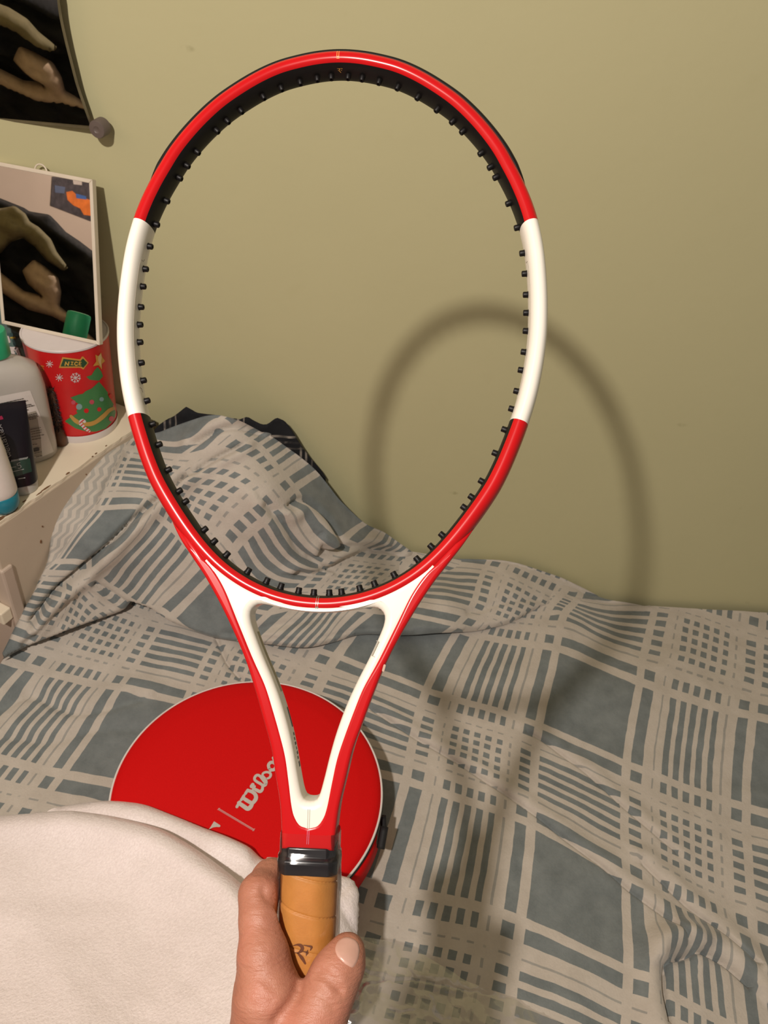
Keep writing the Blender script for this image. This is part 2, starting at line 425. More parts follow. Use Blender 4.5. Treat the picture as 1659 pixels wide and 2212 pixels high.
def plaid_mat():
    t = NT('plaid_fleece'); uv = t.n('ShaderNodeUVMap').outputs[0]
    obj = t.n('ShaderNodeTexCoord').outputs['Object']
    wob = t.n('ShaderNodeTexNoise', Scale=45.0, Detail=2.0, Vector=obj)
    off = t.n('ShaderNodeVectorMath', operation='SUBTRACT'); t.set(off, 0, wob.outputs['Color']); t.set(off, 1, (.5, .5, .5))
    sc = t.n('ShaderNodeVectorMath', operation='SCALE'); t.set(sc, 0, off.outputs[0]); t.set(sc, 'Scale', .009)
    ad = t.n('ShaderNodeVectorMath', operation='ADD'); t.set(ad, 0, uv); t.set(ad, 1, sc.outputs[0])
    sp = t.n('ShaderNodeSeparateXYZ'); t.set(sp, 0, ad.outputs[0])
    W, K, TH = (1, 1, 1), (0, 0, 0), (.55, .55, .55)
    stops = [(0, K), (.020, W), (.400, K), (.440, W), (.493, K), (.541, TH), (.549, K)]
    for c in (.60, .655, .71, .765, .82): stops += [(c - .0150, W), (c + .0150, K)]
    stops += [(.871, TH), (.879, K), (.926, W), (.980, K)]
    r = [t.ramp(t.math('FRACT', sp.outputs[k]), stops, 'CONSTANT') for k in (0, 1)]
    dark = t.math('MULTIPLY', r[0], r[1])
    # chevron border beyond b = -1.06 (only the mound reaches it)
    tri = t.math('PINGPONG', t.math('MULTIPLY', sp.outputs[1], 9.0), .5)
    ch = t.math('FRACT', t.math('ADD', t.math('MULTIPLY', sp.outputs[0], 9.0), tri))
    chd = t.math('MULTIPLY', t.math('GREATER_THAN', ch, .5), .42)
    hem = t.n('ShaderNodeAttribute', attribute_name='border', attribute_type='OBJECT').outputs['Fac']
    isb = t.math('MULTIPLY', t.math('LESS_THAN', sp.outputs[0], -1.14), hem)
    dark = t.math('ADD', t.math('MULTIPLY', dark, t.math('SUBTRACT', 1, isb)), t.math('MULTIPLY', chd, isb))
    nap = t.noise(420, 3, obj); nap2 = t.noise(38, 4, obj, .6)
    light = t.ramp(nap2, [(.3, (.50, .445, .375, 1)), (.7, (.58, .52, .445, 1))])
    grey = t.ramp(nap2, [(.3, (.115, .140, .142, 1)), (.7, (.185, .213, .212, 1))])
    c = t.mix(dark, light, grey)
    c = t.mix(t.math('MULTIPLY', nap, .25), c, (.30, .29, .27, 1))
    b = t.bump(nap, .35, .0012, t.bump(nap2, .3, .004))
    t.bsdf(Base_Color=c, Roughness=.85, Normal=b, Sheen_Weight=.35, Sheen_Roughness=.45, Sheen_Tint=(1, .93, .85, 1)); return t.m
m_plaid = plaid_mat()
# the mattress stands below, against the wall
v, f = box(-.385, 1.35, -.25, WY - .015, .17, BZ - .06)
bed = bevel(mesh_obj('mattress', v, f, simple('mattress_ticking', (.5, .46, .40), .8, .1), smooth=False), .03, 3)
tag(bed, 'mattress under the plaid fleece blanket along the green wall', 'mattress')
blanket = sheet('fleece_blanket', np.array([(-.50, -.05), (1.2, -.05), (1.2, .988), (-.2, .988), (-.42, .83), (-.485, .70), (-.50, .64)]), H_A, uvA, .0055, None, m_plaid, None, extra=(C_diag, C_two, C_three, C_knot, C_knot2, C_wall, C_bagL))
tag(blanket, 'grey and cream plaid fleece blanket rumpled over the bed and a pillow mound', 'blanket')
blanket['border'] = 0.0
# upper layer: mound over the pillows, hem running to the right
hemP = spline([(10, 1424), (50, 1402), (100, 1382), (150, 1363), (200, 1345), (251, 1326), (268, 1316), (277, 1304), (286, 1306), (302, 1311), (324, 1320), (358, 1342), (410, 1362), (464, 1379), (520, 1386), (580, 1391), (660, 1397), (720, 1386), (780, 1370), (860, 1369), (940, 1366), (1018, 1362), (1080, 1350), (1120, 1338), (1160, 1318), (1220, 1305), (1290, 1296)], 190)
silP = spline([(1290, 1290), (1240, 1266), (1200, 1247), (1140, 1228), (1080, 1216), (1010, 1212), (960, 1214), (920, 1204), (880, 1190), (830, 1152), (790, 1132), (740, 1087), (690, 1027), (650, 992), (620, 970), (590, 949), (560, 933), (520, 916), (490, 907), (470, 902), (450, 902), (430, 906), (385, 920), (345, 935), (310, 938), (280, 940), (255, 955), (230, 972), (205, 1000), (190, 1020), (160, 1062), (130, 1100), (112, 1150), (107, 1190), (100, 1220), (88, 1245), (70, 1285), (48, 1322), (20, 1375), (2, 1412)], 200)
depthU = [(300, 943, 'Y', .935), (340, 938, 'Y', .93), (385, 920, 'Y', .925), (430, 907, 'Y', .92), (470, 903, 'Y', .92), (520, 917, 'Y', .92), (560, 935, 'Y', .93), (620, 972, 'Y', .945),
          (690, 1027, 'Y', .96), (740, 1087, 'Y', .968), (790, 1132, 'Y', .978), (830, 1152, 'Y', .982), (880, 1192, 'Y', .986), (960, 1217, 'Y', .988), (1080, 1218, 'Y', .988), (1200, 1249, 'Y', .988), (1290, 1292, 'Y', .988),
          (580, 1060, 'Y', .862), (500, 1010, 'Y', .875), (420, 1010, 'Y', .87), (640, 1120, 'Y', .872), (700, 1160, 'Y', .885), (480, 1150, 'Y', .82), (400, 1120, 'Y', .825), (330, 1080, 'Y', .835),
          (350, 1200, 'Y', .79), (440, 1260, 'Y', .785), (250, 1200, 'Y', .765), (560, 1260, 'Y', .805), (680, 1220, 'Y', .865), (300, 1000, 'Y', .885), (800, 1230, 'Y', .92), (900, 1250, 'Y', .945),
          (230, 975, 'Z', .752), (190, 1020, 'Z', .740), (130, 1100, 'Z', .712), (110, 1190, 'Z', .664), (90, 1240, 'Z', .638), (50, 1320, 'Z', .60), (0, 1430, 'Z', .560),
          (190, 1270, 'Z', .605), (150, 1330, 'Z', .58), (330, 1320, 'Z', .570), (470, 1378, 'Z', .540), (560, 1387, 'Z', .537), (660, 1395, 'Z', .535), (780, 1369, 'Z', .533), (1018, 1360, 'Z', .53), (1120, 1335, 'Z', .53),
          (262, 1305, 'Z', .572), (200, 1342, 'Z', .562), (100, 1378, 'Z', .560), (40, 1404, 'Z', .558), (950, 1290, 'Z', .553), (800, 1290, 'Z', .562), (1100, 1275, 'Z', .545), (120, 1310, 'Z', .60)]
PC = lambda pts, n=60: spline(np.array(pts, float), n)
cM = PC([(395, 1035), (370, 1058), (345, 1075), (302, 1110), (260, 1150), (215, 1195), (170, 1235), (120, 1275), (92, 1308), (70, 1340)])
cM2 = PC([(520, 965), (470, 990), (425, 1018), (395, 1035)])
cTop = PC([(560, 937), (520, 925), (490, 926), (460, 938), (425, 958)])
cF = PC([(625, 1092), (650, 1082), (675, 1096), (700, 1122), (718, 1150), (727, 1175), (722, 1184), (700, 1190), (694, 1178)])
cFB = PC([(575, 1092), (600, 1120), (622, 1148), (640, 1185), (668, 1207), (690, 1222)])
cFC = PC([(640, 1237), (680, 1239), (708, 1228), (735, 1212), (770, 1198), (812, 1186)])
cFD = PC([(690, 1190), (730, 1182), (770, 1180), (815, 1184), (860, 1197)])
cS1 = PC([(1010, 1322), (1040, 1318), (1075, 1305), (1110, 1298), (1160, 1297)])
cS2 = PC([(275, 985), (235, 1040), (215, 1085)]); cS3 = PC([(430, 1015), (405, 1032), (378, 1045)])
cS5 = PC([(204, 1259), (222, 1270), (244, 1284), (262, 1296), (276, 1304)]); cS6 = PC([(140, 1300), (110, 1330), (80, 1362), (50, 1392)])
cS4 = PC([(470, 1375), (560, 1360), (640, 1345), (700, 1335)])
cHem2 = PC([(500, 1374), (580, 1379), (660, 1384), (720, 1374), (780, 1360), (860, 1359)])
def pc(Q, line, depth, w, puff=0.0, pw=16., side=1):
    d, s = seg_dist(Q, line); h = -depth * np.exp(-(d / w) ** 2)
    if puff: h = h + puff * np.where(s == side, np.exp(-((d - pw) / pw) ** 2), 0)
    return h
def dispU(Q):
    R2 = np.array([[.82, .57], [-.57, .82]]); W = Q @ R2.T
    h = .0035 * vnoise(W * [1, 2.0], 190, 11) + .0020 * vnoise(W * [1, 1.7], 80, 12) + .0006 * vnoise(Q, 30, 13)
    h += pc(Q, cM, .020, 6.5, .014, 17, -1) + pc(Q, cM2, .009, 5, .005, 13, -1) + pc(Q, cTop, .009, 5.5, .006, 16, 1)
    h += pc(Q, cF, .010, 8, .010, 18, 1) + pc(Q, cFB, .008, 9, .006, 20, 1) + pc(Q, cFC, .010, 8, .008, 16, -1) + pc(Q, cFD, .008, 6, .006, 14, -1)
    h += pc(Q, cS1, .004, 6) + pc(Q, cS2, .003, 8, .003, 14, 1) + pc(Q, cS3, .006, 6) + pc(Q, cS4, .004, 9, .003, 18, 1) + pc(Q, cHem2, .003, 4) + pc(Q, cS5, .006, 4, .004, 9, 1) + pc(Q, cS6, .005, 7, .004, 14, 1)
    d, _ = seg_dist(Q, hemP); q = np.clip(1 - d / 9.0, 0, 1)
    return h + .004 - .013 * (1 - np.sqrt(np.clip(1 - q * q, 0, 1)))
isil = lambda p: seg_dist(np.array([p]), silP)[0][0] < 3
ul = psheet('folded_layer', np.vstack([hemP, silP]), depthU, dispU, kB, vB, 5.0, m_plaid, blanket, (isil, [(.006, .004), (.012, .012), (.018, .035), (.02, .10), (.02, .2)])); ul['border'] = 1.0
# black checked cloth behind the mound
t = NT('black_check_cloth'); uvn = t.n('ShaderNodeUVMap').outputs[0]; sp = t.n('ShaderNodeSeparateXYZ', Vector=uvn)
lines = []
for k in (0, 1):
    fr = t.math('FRACT', t.math('MULTIPLY', sp.outputs[k], 3.4))
    lines.append(t.ramp(fr, [(0, (0, 0, 0)), (.40, (.9, .9, .9)), (.43, (0, 0, 0)), (.48, (.7, .7, .7)), (.51, (0, 0, 0)), (.57, (.5, .5, .5)), (.59, (0, 0, 0))], 'CONSTANT'))
fac = t.math('MULTIPLY', t.math('MAXIMUM', lines[0], lines[1]), t.ramp(t.noise(45, 2), [(.4, (.05, .05, .05)), (.62, (.8, .8, .8))]))
t.bsdf(Base_Color=t.mix(fac, (.006, .006, .008, 1), (.42, .36, .30, 1)), Roughness=.9, Sheen_Weight=.02)
polyK = [(322, 950), (336, 925), (343, 918), (360, 906), (374, 900), (390, 888), (403, 877), (414, 883), (425, 890), (445, 893), (480, 898), (520, 906), (527, 902), (535, 900), (550, 909), (566, 917), (578, 917), (590, 909), (598, 903), (606, 906), (616, 911), (632, 931), (648, 957), (665, 982), (680, 1000), (695, 1018), (706, 1035), (680, 1060), (600, 1000), (500, 950), (400, 950)]
kk = psheet('black_checked_cloth', polyK, [(340, 930, 'Y', .962), (403, 880, 'Y', .972), (450, 900, 'Y', .968), (530, 905, 'Y', .968), (598, 905, 'Y', .975), (650, 960, 'Y', .98), (705, 1035, 'Y', .985), (600, 1000, 'Y', .965), (450, 950, 'Y', .955)],
            lambda Q: .004 * vnoise(Q, 40, 31) + .002 * vnoise(Q, 16, 32), None, None, 7.0, t.m, None, (lambda p: True, [(.004, .003), (.006, .05)]))
tag(kk, 'black cloth with thin white checks between the blanket mound and the green wall', 'cloth')
# ---------------------------------------------------------------- tennis racket (local axes: x right, y to the head, z to the viewer; metres from mm)
RM = Matrix(((0.9915656, -0.1100858, -0.0684013, -0.0481907), (0.0333093, 0.7264934, -0.6863657, 0.4276646), (0.1252522, 0.6782983, 0.7240327, 1.2283010), (0, 0, 0, 1)))
racket = empty('tennis_racket', mat=RM)
tag(racket, 'unstrung red, white and black tennis racket held upright in the hand', 'tennis racket')
mm = lambda a: np.asarray(a, float) * .001
OUT = [(0, 182.7), (14.9, 181.5), (30, 178.2), (41.8, 174.3), (54, 168.2), (66.4, 160.2), (78.3, 151), (89, 140.3), (98.5, 128.8), (106.6, 117), (112.8, 105.4), (117.8, 93.5), (122.3, 80), (126.2, 66.5), (129.4, 49), (131.2, 27), (131.5, 6), (130.4, -11), (127.9, -28), (124.7, -43), (120.6, -57), (115.3, -72), (109.2, -87), (102, -101)]
ou = np.array(OUT, float)
tn = np.gradient(ou, axis=0); tn[0] = (1, -.02); tn /= np.linalg.norm(tn, axis=1)[:, None]
nr = np.stack([-tn[:, 1], tn[:, 0]], 1)       # outward
HW = 5.6
GUARD = np.clip((ou[:, 1] - 86) / 14, 0, 1) * 1.5
half = np.vstack([ou - nr * (HW + GUARD)[:, None], [(84.5, -117), (71.5, -133), (58.5, -145.3), (44.5, -154.6), (30, -161), (15, -164.8)]])
half[0] = (0, 182.7 - HW - 1.5)
loop = np.vstack([half, [(0, -166.0)], (half[1:] * [-1, 1])[::-1]])
NL = 480
cl = spline(loop, NL, True)
tn = np.roll(cl, -1, 0) - np.roll(cl, 1, 0); tn /= np.linalg.norm(tn, axis=1)[:, None]
nrm = np.stack([-tn[:, 1], tn[:, 0]], 1)      # outward (loop runs clockwise)
# colour borders exactly on rings: nudge nearest ring on to the border height
def ybord(side, y):
    k = [i for i in range(NL) if cl[i, 0] * side > 60]; return min(k, key=lambda i: abs(cl[i, 1] - y))
bR1, bR2, bL1, bL2 = ybord(1, 66.5), ybord(1, -56.5), ybord(-1, 66.5), ybord(-1, -56.5)
# beam section (n outward, z to viewer), angle from the viewer side
KS = 40
def section(n_half, z_half, e=2.5):
    P = []
    for k in range(KS):
        a = 2 * math.pi * (k + .5) / KS; c, s = math.cos(a), math.sin(a)
        P.append((n_half * np.sign(s) * abs(s) ** (2 / e), z_half * np.sign(c) * abs(c) ** (2 / e)))
    return np.array(P)
V, Fc, mi = [], [], []
for i in range(NL):
    low = np.clip((-cl[i, 1] - 120) / 30, 0, 1)
    sec = section(HW - .6 * low, 10.75, 2.35)
    for n_, z_ in sec: V.append((*(cl[i] + nrm[i] * n_), z_))
for i in range(NL):
    j = (i + 1) % NL; white = bR1 <= i < bR2 or bL2 <= i < bL1
    for k in range(KS):
        k2 = (k + 1) % KS; Fc.append((i * KS + k, i * KS + k2, j * KS + k2, j * KS + k))
        a = (k + 1) / KS * 360     # 0 = viewer side, 90 = outward, 270 = inward
        inner = 216 < a < 320
        low = cl[i, 1] < -140
        mi.append(1 if white else (2 if inner else (1 if low and 62 < a < 150 else 0)))
hoop = mesh_obj('head_frame', mm(V), Fc, [m_red, m_white, m_black], racket, mi)
# bumper guard along the outside of the top
V, Fc = [], []; idx = [i for i in range(-NL // 2, NL // 2) if cl[i % NL, 1] > 86]
sec = [(3.9, 8.4), (5.2, 8.2), (6.8, 6.6), (7.3, 3.5), (7.3, -3.5), (6.8, -6.6), (5.2, -8.2), (3.9, -8.4)]
for i in idx:
    q = i % NL; tp = min(1, max(0, cl[q, 1] - 86.5) / 16) ** .5
    for n_, z_ in sec: V.append((*(cl[q] + nrm[q] * (n_ * tp + 4.4 * (1 - tp))), z_ * (.35 + .65 * tp)))
for a in range(len(idx) - 1):
    for k in range(8): Fc.append((a * 8 + k, a * 8 + (k + 1) % 8, (a + 1) * 8 + (k + 1) % 8, (a + 1) * 8 + k))
mesh_obj('bumper_guard', mm(V), Fc, m_guard, racket)
# grommet pegs on the inside of the head
GP = [(330,533),(319,578),(311,620),(306,661),(304,699),(304,740),(306,780),(312,823),(320,866),(332,912),(346,961),(366,1016),(386,1057),(400,1085),(440,1146),(460,1172),(488,1200),(532,1236),(577,1258),(609,1268),(646,1276),(677,1280),(709,1282),(740,1280),(777,1276),(811,1268),(857,1246),(904,1216),(938,1188),(961,1165),(1008,1104),(1025,1076),(1048,1040),(1076,983),(1096,930),(1108,885),(1120,842),(1128,799),(1133,758),(1135,716),(1136,677),(1135,635),(1129,591),(1121,544),(1108,492),(1094,442),(1070,385),(1054,360),(1036,330),(997,284),(974,263),(943,239),(897,213),(855,197),(817,185),(781,179),(749,178),(718,178),(684,180),(648,186),(611,195),(569,214),(523,239),(492,262),(470,285),(427,331),(408,359),(392,382),(366,437),(346,485)]
RMn = np.array(RM); Ro, Rx, Ry, Rz = RMn[:3, 3], RMn[:3, 0], RMn[:3, 1], RMn[:3, 2]
def loc(px, py, z=0.0):
    """photograph point -> racket-local mm on the plane z (mm)"""
    q = on_plane(px, py, Ro + Rz * z * .001, Rz) - Ro
    return np.array([q @ Rx, q @ Ry, q @ Rz]) * 1000
pv, pf = lathe([(2.1, -.5), (2.1, .3), (1.85, .4), (1.8, 2.7), (1.55, 3.1), (.8, 3.1), (.7, 2.2)], 14, True)
peg_me = None
for p in GP:
    q = loc(*p)[:2]; i = int(np.argmin(np.linalg.norm(cl - nrm * HW - q, axis=1)))
    base = cl[i] - nrm[i] * (HW - .1)
    if peg_me is None:
        g = mesh_obj('grommet', mm(pv), pf, m_black, racket, auto=35); peg_me = g.data
    else:
        g = bpy.data.objects.new('grommet', peg_me); COL.objects.link(g); g.parent = racket
    d = Vector((-nrm[i][0], -nrm[i][1], 0))
    side = Vector((tn[i][0], tn[i][1], 0)); zz = Vector((0, 0, 1))
    m3 = Matrix((side, zz, d)).transposed().to_4x4(); m3.translation = Vector((base[0] * .001, base[1] * .001, -.0008)); g.matrix_local = m3
# throat: white yoke with the V-shaped hole, red outer arms
HOLE = [(0, -171), (18.7, -169.2), (29, -167.2), (35, -167.2), (38.6, -170.8), (38.6, -176), (36.4, -182.5), (31, -195), (24, -209.5), (18.5, -222.5), (13.6, -237), (10.2, -250), (7.6, -262), (5.2, -271.5), (2.8, -275)]
SIDE = [(131.5, 6)]
ARM = [(95.2, -112.2), (85.6, -126), (74, -141.5), (66.2, -152), (57, -166.5), (47.8, -183), (40, -199), (33.5, -216), (28, -232), (23, -247), (19.6, -263), (16.6, -277), (15.2, -290), (14.5, -301)]
BRD = [(68, -141.8), (62, -147.5), (54, -159.5), (45.3, -178.5), (36.6, -197), (28.4, -212), (23, -226), (18.2, -240), (14.6, -252), (12.2, -265), (10.2, -277), (8.2, -283.5), (5.2, -287.8), (0, -289.6)]
def plate(name, outer, hole, half_z, bev, mat):
    cu = bpy.data.curves.new(name, 'CURVE'); cu.dimensions = '2D'; cu.fill_mode = 'BOTH'
    cu.extrude = (half_z - bev) * .001; cu.bevel_depth = bev * .001; cu.bevel_resolution = 5; cu.offset = -bev * .001
    for pts in ([outer] + ([hole] if hole is not None else [])):
        s = cu.splines.new('POLY'); s.points.add(len(pts) - 1); s.use_cyclic_u = True
        for p, q in zip(s.points, pts): p.co = (q[0] * .001, q[1] * .001, 0, 1)
    o = bpy.data.objects.new(name + '_curve', cu); COL.objects.link(o)
    dg = bpy.context.evaluated_depsgraph_get(); me = bpy.data.meshes.new_from_object(o.evaluated_get(dg))
    bpy.data.objects.remove(o); bpy.data.curves.remove(cu)
    me.materials.clear(); me.materials.append(mat)
    me.polygons.foreach_set('use_smooth', np.ones(len(me.polygons), bool)); me.set_sharp_from_angle(angle=math.radians(40))
    r = bpy.data.objects.new(name, me); COL.objects.link(r); r.parent = racket; return r
mir = lambda L: [(-x, y) for x, y in L][::-1]
hole = spline(HOLE + mir(HOLE[1:]), 150, True)
arm = spline(ARM, 90); brd = spline(BRD, 90)
mids = []
for p in brd:
    if p[1] > -286:
        k = np.argmin(np.linalg.norm(arm - p, axis=1)); mids.append(p * .45 + arm[k] * .55)
topw = [(p[0], p[1]) for p in cl if p[1] < -138 and p[0] >= 0 and p[0] < 66]
topw = sorted(topw)                                  # along the hoop centre from the middle to the side
right = topw + mids + [(6.5, -292), (0, -293)]
yoke_outer = np.array(right + [(-x, y) for x, y in right[::-1] if x > 0])
plate('throat_yoke', yoke_outer, hole, 10.3, 4.2, m_white)
ins = []
tb = np.gradient(brd, axis=0); tb /= np.linalg.norm(tb, axis=1)[:, None]
for p, t_ in zip(brd, tb): ins.append(p + np.array([t_[1], -t_[0]]) * 1.1)
armp = [tuple(p) for p in arm]; inp = [tuple(p) for p in ins]
red_poly = armp + [(-x, y) for x, y in armp[::-1]] + [(-x, y) for x, y in inp[:-1]] + inp[::-1]
# close across the top of each arm inside the hoop
red_poly = armp + [(-x, y) for x, y in armp[::-1]] + [(-86, -116), (-77, -128)] + [(-x, y) for x, y in inp[:-1]] + [inp[-1]] + inp[:-1][::-1] + [(77, -128), (86, -116)]
plate('throat_arms', red_poly, None, 10.6, 2.2, m_red)
# the arms grow out of the hoop: their thickness fades towards their upper ends
for o_ in [x for x in racket.children if x.name.startswith('throat_arms')]:
    for v_ in o_.data.vertices:
        q = min(1.0, max(0.0, (-.111 - v_.co.y) / .024)); q = q * q * (3 - 2 * q)
        v_.co.z *= .25 + .75 * q; v_.co.x *= 1 - .012 * (1 - q)
# gold lines and monogram at the top, silver line on the bridge, grey lines at the V
def deco(name, strokes, zf, mat, parent=racket):
    parts = []
    for pts, w in strokes:
        v2, f2 = stroke(np.array(pts, float), w, 4, 16 if len(pts) > 2 else 2); parts.append(([(x, y, zf(x, y)) for x, y in v2], f2))
    V, Fc, _ = join(parts); return mesh_obj(name, mm(V), Fc, mat, parent, smooth=False)
def hoop_z(x, y):
    i = int(np.argmin(np.linalg.norm(cl - (x, y), axis=1))); n_ = np.clip(abs((np.array((x, y)) - cl[i]) @ nrm[i]) / HW, 0, .999)
    return 10.75 * (1 - n_ ** 2.35) ** (1 / 2.35) + .08
deco('gold_line', [([(x, y) for y in np.linspace(181.4, 174.2, 9)], .28) for x in (-.75, .45)] + [([(-.9, 174.2), (.6, 174.2)], .3), ([(-.9, 173.3), (.7, 173.3)], .3)], hoop_z, m_gold)
deco('silver_line', [([(x + .02 * (y + 166), y) for y in np.linspace(-161.6, -169.6, 9)], .25) for x in (-.6, .5)] + [([(-.7, -167.9), (.5, -167.9)], .7)], hoop_z, m_silver)
deco('grey_line', [([(x, y) for y in np.linspace(-279, -289.3, 8)], .22) for x in (-.55, .45)], lambda x, y: 10.42, m_greyprint)
deco('lilac_line', [([(x, y) for y in np.linspace(-290.5, -297.5, 6)], .2) for x in (-.5, .45)], lambda x, y: 10.66, simple('lilac_print', (.5, .25, .4), .4, .05))
# monogram: a mirrored R leg and bowl tied to an F
MONO = [([(-3.2, 4.3), (1.2, 4.3)], [.5, .9]), ([(-1.2, 4.2), (.2, 2.9), (.1, 1.4), (-1.6, .4), (-2.8, .3)], [.5, 1.3, 1.2, .7, .3]), ([(-1.4, .4), (.4, -2.2), (1.6, -4.6)], [.6, 1.3, .8]),
        ([(1.4, 4.4), (3.2, 4.5), (4.4, 4.3), (4.2, 2.9)], [.4, .7, 1.0, .2]), ([(1.6, .9), (3.0, .7), (3.4, -.6)], [.3, .9, .2]), ([(3.3, 1.9), (3.1, .6)], [.2, .7])]
def mono(name, to3, s, mat, parent=racket):
    parts = []
    for pts, w in MONO:
        v2, f2 = stroke(np.array(pts, float), w, 4, 14); parts.append(([to3(x * s, y * s) for x, y in v2], f2))
    V, Fc, _ = join(parts); return mesh_obj(name, mm(V), Fc, mat, parent, smooth=False)
mono('gold_monogram', lambda x, y: (x + .3, 182.7 - 1.5 - 2 * HW + .02 - .12, 3.6 + y), .42, m_gold)
# decals on the arms: pale print inside the left arm, a small mark on the right front
deco('front_mark', [([loc(817, 1386, 10.5)[:2], loc(803, 1416, 10.5)[:2]], .55), ([loc(817, 1386, 10.5)[:2], loc(813, 1384, 10.5)[:2]], .3), ([loc(803, 1416, 10.5)[:2], loc(809, 1419, 10.5)[:2]], .3)], lambda x, y: 10.40, m_greyprint)
deco('side_mark', [([loc(831, 1437, 9)[:2], loc(828, 1448, 9)[:2]], 1.3)], lambda x, y: 10.64, simple('mark_beige', (.45, .30, .22), .4, .05))
def hole_wall(y, z, off=.12):
    hl = hole[(hole[:, 0] < -1)]; hl = hl[hl[:, 1] < -176]; hl = hl[np.argsort(hl[:, 1])]
    return (np.interp(y, hl[:, 1], hl[:, 0]) + off, y, z)
def wall_quads(name, quads, mat):
    parts = []
    for y0, y1, z0, z1 in quads:
        n = max(2, int(abs(y1 - y0) / 3) + 1); ys = np.linspace(y0, y1, n); v_ = [hole_wall(y, z) for y in ys for z in (z0, z1)]
        parts.append((v_, [(2 * i, 2 * i + 1, 2 * i + 3, 2 * i + 2) for i in range(n - 1)]))
    V, Fc, _ = join(parts); return mesh_obj(name, mm(V), Fc, mat, racket, smooth=False)
wall_quads('pale_print', [(-183, -217, -5.8, -1)], simple('olive_print', (.34, .30, .19), .4, .05))
wall_quads('dark_print', [(-226, -237, -5.8, -3)] + [(-240 - 2.6 * k, -241.6 - 2.6 * k, -4.5 + .9 * (k % 2), -2.0 + .6 * (k % 3)) for k in range(6)] + [(-256, -259, -5, -2)], m_darkprint)
# shallow inlay outline on the inner side of the white flanks
m_groove = simple('groove_grey', (.30, .26, .20), .5, .1)
for sd in (1, -1):
    ids = [i for i in range(NL) if cl[i, 0] * sd > 60 and -42 < cl[i, 1] < 47]
    ids.sort(key=lambda i: cl[i, 1])
    sec_ = section(HW, 10.75, 2.35)
    def inn_pt(i, z, off=.06):
        n_ = HW * max(0, 1 - (abs(z) / 10.75) ** 2.35) ** (1 / 2.35) + off
        return (*(cl[i] - nrm[i] * n_), z)
    path = [(ids[0], 0.0)] + [(ids[1], z) for z in (1.5, 3.0, 4.2)] + [(ids[k], 5.2) for k in range(3, len(ids) - 3)] + [(ids[-2], z) for z in (4.2, 3.0, 1.5)] + [(ids[-1], 0.0)]
    V, Fc, _ = join([tube([inn_pt(i, z) for i, z in path], .13, 5)]); mesh_obj('inlay_line', mm(V), Fc, m_groove, racket)
# collar
def oct_ring(hw, hz, ch, y):
    return [(hw, y, hz - ch), (hw - ch, y, hz), (-hw + ch, y, hz), (-hw, y, hz - ch), (-hw, y, -hz + ch), (-hw + ch, y, -hz), (hw - ch, y, -hz), (hw, y, -hz + ch)]
def loft(rings):
    n = len(rings[0]); V = [p for r in rings for p in r]
    Fc = [(i * n + k, (i + 1) * n + k, (i + 1) * n + (k + 1) % n, i * n + (k + 1) % n) for i in range(len(rings) - 1) for k in range(n)]
    Fc.append(tuple(range(n))); Fc.append(tuple((len(rings) - 1) * n + k for k in range(n - 1, -1, -1))); return V, Fc
prof = [(-299.5, 14.7, 11.0), (-300, 15, 11.4), (-304.6, 15.1, 11.6), (-305.6, 16.3, 13.2), (-306.2, 16.8, 13.8), (-307.6, 16.9, 13.9), (-308.2, 16.75, 13.7), (-312.6, 16.7, 13.6), (-313.6, 16.5, 13.4)]
v, f = loft([oct_ring(a, b, 4.6, y) for y, a, b in prof])
m_collar = simple('collar_rubber', (.012, .010, .013), .28, .1, Coat_Weight=.5, Coat_Roughness=.12)
bevel(mesh_obj('collar', mm(v), f, m_collar, racket, auto=30), .0006, 2)
# leather grip with spiral overlaps, butt cap
NG = 108; rings = []
def grip_r(a):
    # rounded octagon radius
    hw, hz = 16.0, 13.4; c, s = abs(math.cos(a)), abs(math.sin(a))
    e = 9.0; q = ((c / hw) ** e + (s / hz) ** e + ((c * .745 + s * .745) / 15.35) ** e * .9) ** (-1 / e); return q
V, Fc = [], []; ys = np.arange(-313.2, -500, -.5)
for y in ys:
    for k in range(NG):
        a = 2 * math.pi * k / NG; lift = -(a / (2 * math.pi)) + .45
        ph = ((-(y + 311.5)) / 18.6 - lift) % 1.0          # 0 just below a seam
        d = min(ph, 1 - ph) * 18.6
        r = grip_r(a) + .35 * (1 - ph) * 1.0 - 1.0 * math.exp(-(d / .4) ** 2)
        V.append((r * math.cos(a), y, r * math.sin(a)))
for i in range(len(ys) - 1):
    for k in range(NG): Fc.append((i * NG + k, i * NG + (k + 1) % NG, (i + 1) * NG + (k + 1) % NG, (i + 1) * NG + k))
t = NT('tan_leather')
lc = t.ramp(t.noise(60, 5), [(.25, (.42, .165, .028, 1)), (.75, (.55, .235, .050, 1))])
t.bsdf(Base_Color=lc, Roughness=.55, Normal=t.bump(t.noise(900, 4), .25, .0004)); m_leather = t.m
mesh_obj('leather_grip', mm(V), Fc, m_leather, racket)
v, f = loft([oct_ring(a, b, 4.8, y) for y, a, b in [(-497, 15.4, 12.8), (-500, 17.2, 14.6), (-507, 17.6, 15), (-509, 16.8, 14.2)]])
bevel(mesh_obj('butt_cap', mm(v), f, m_collar, racket, auto=30), .001, 2)
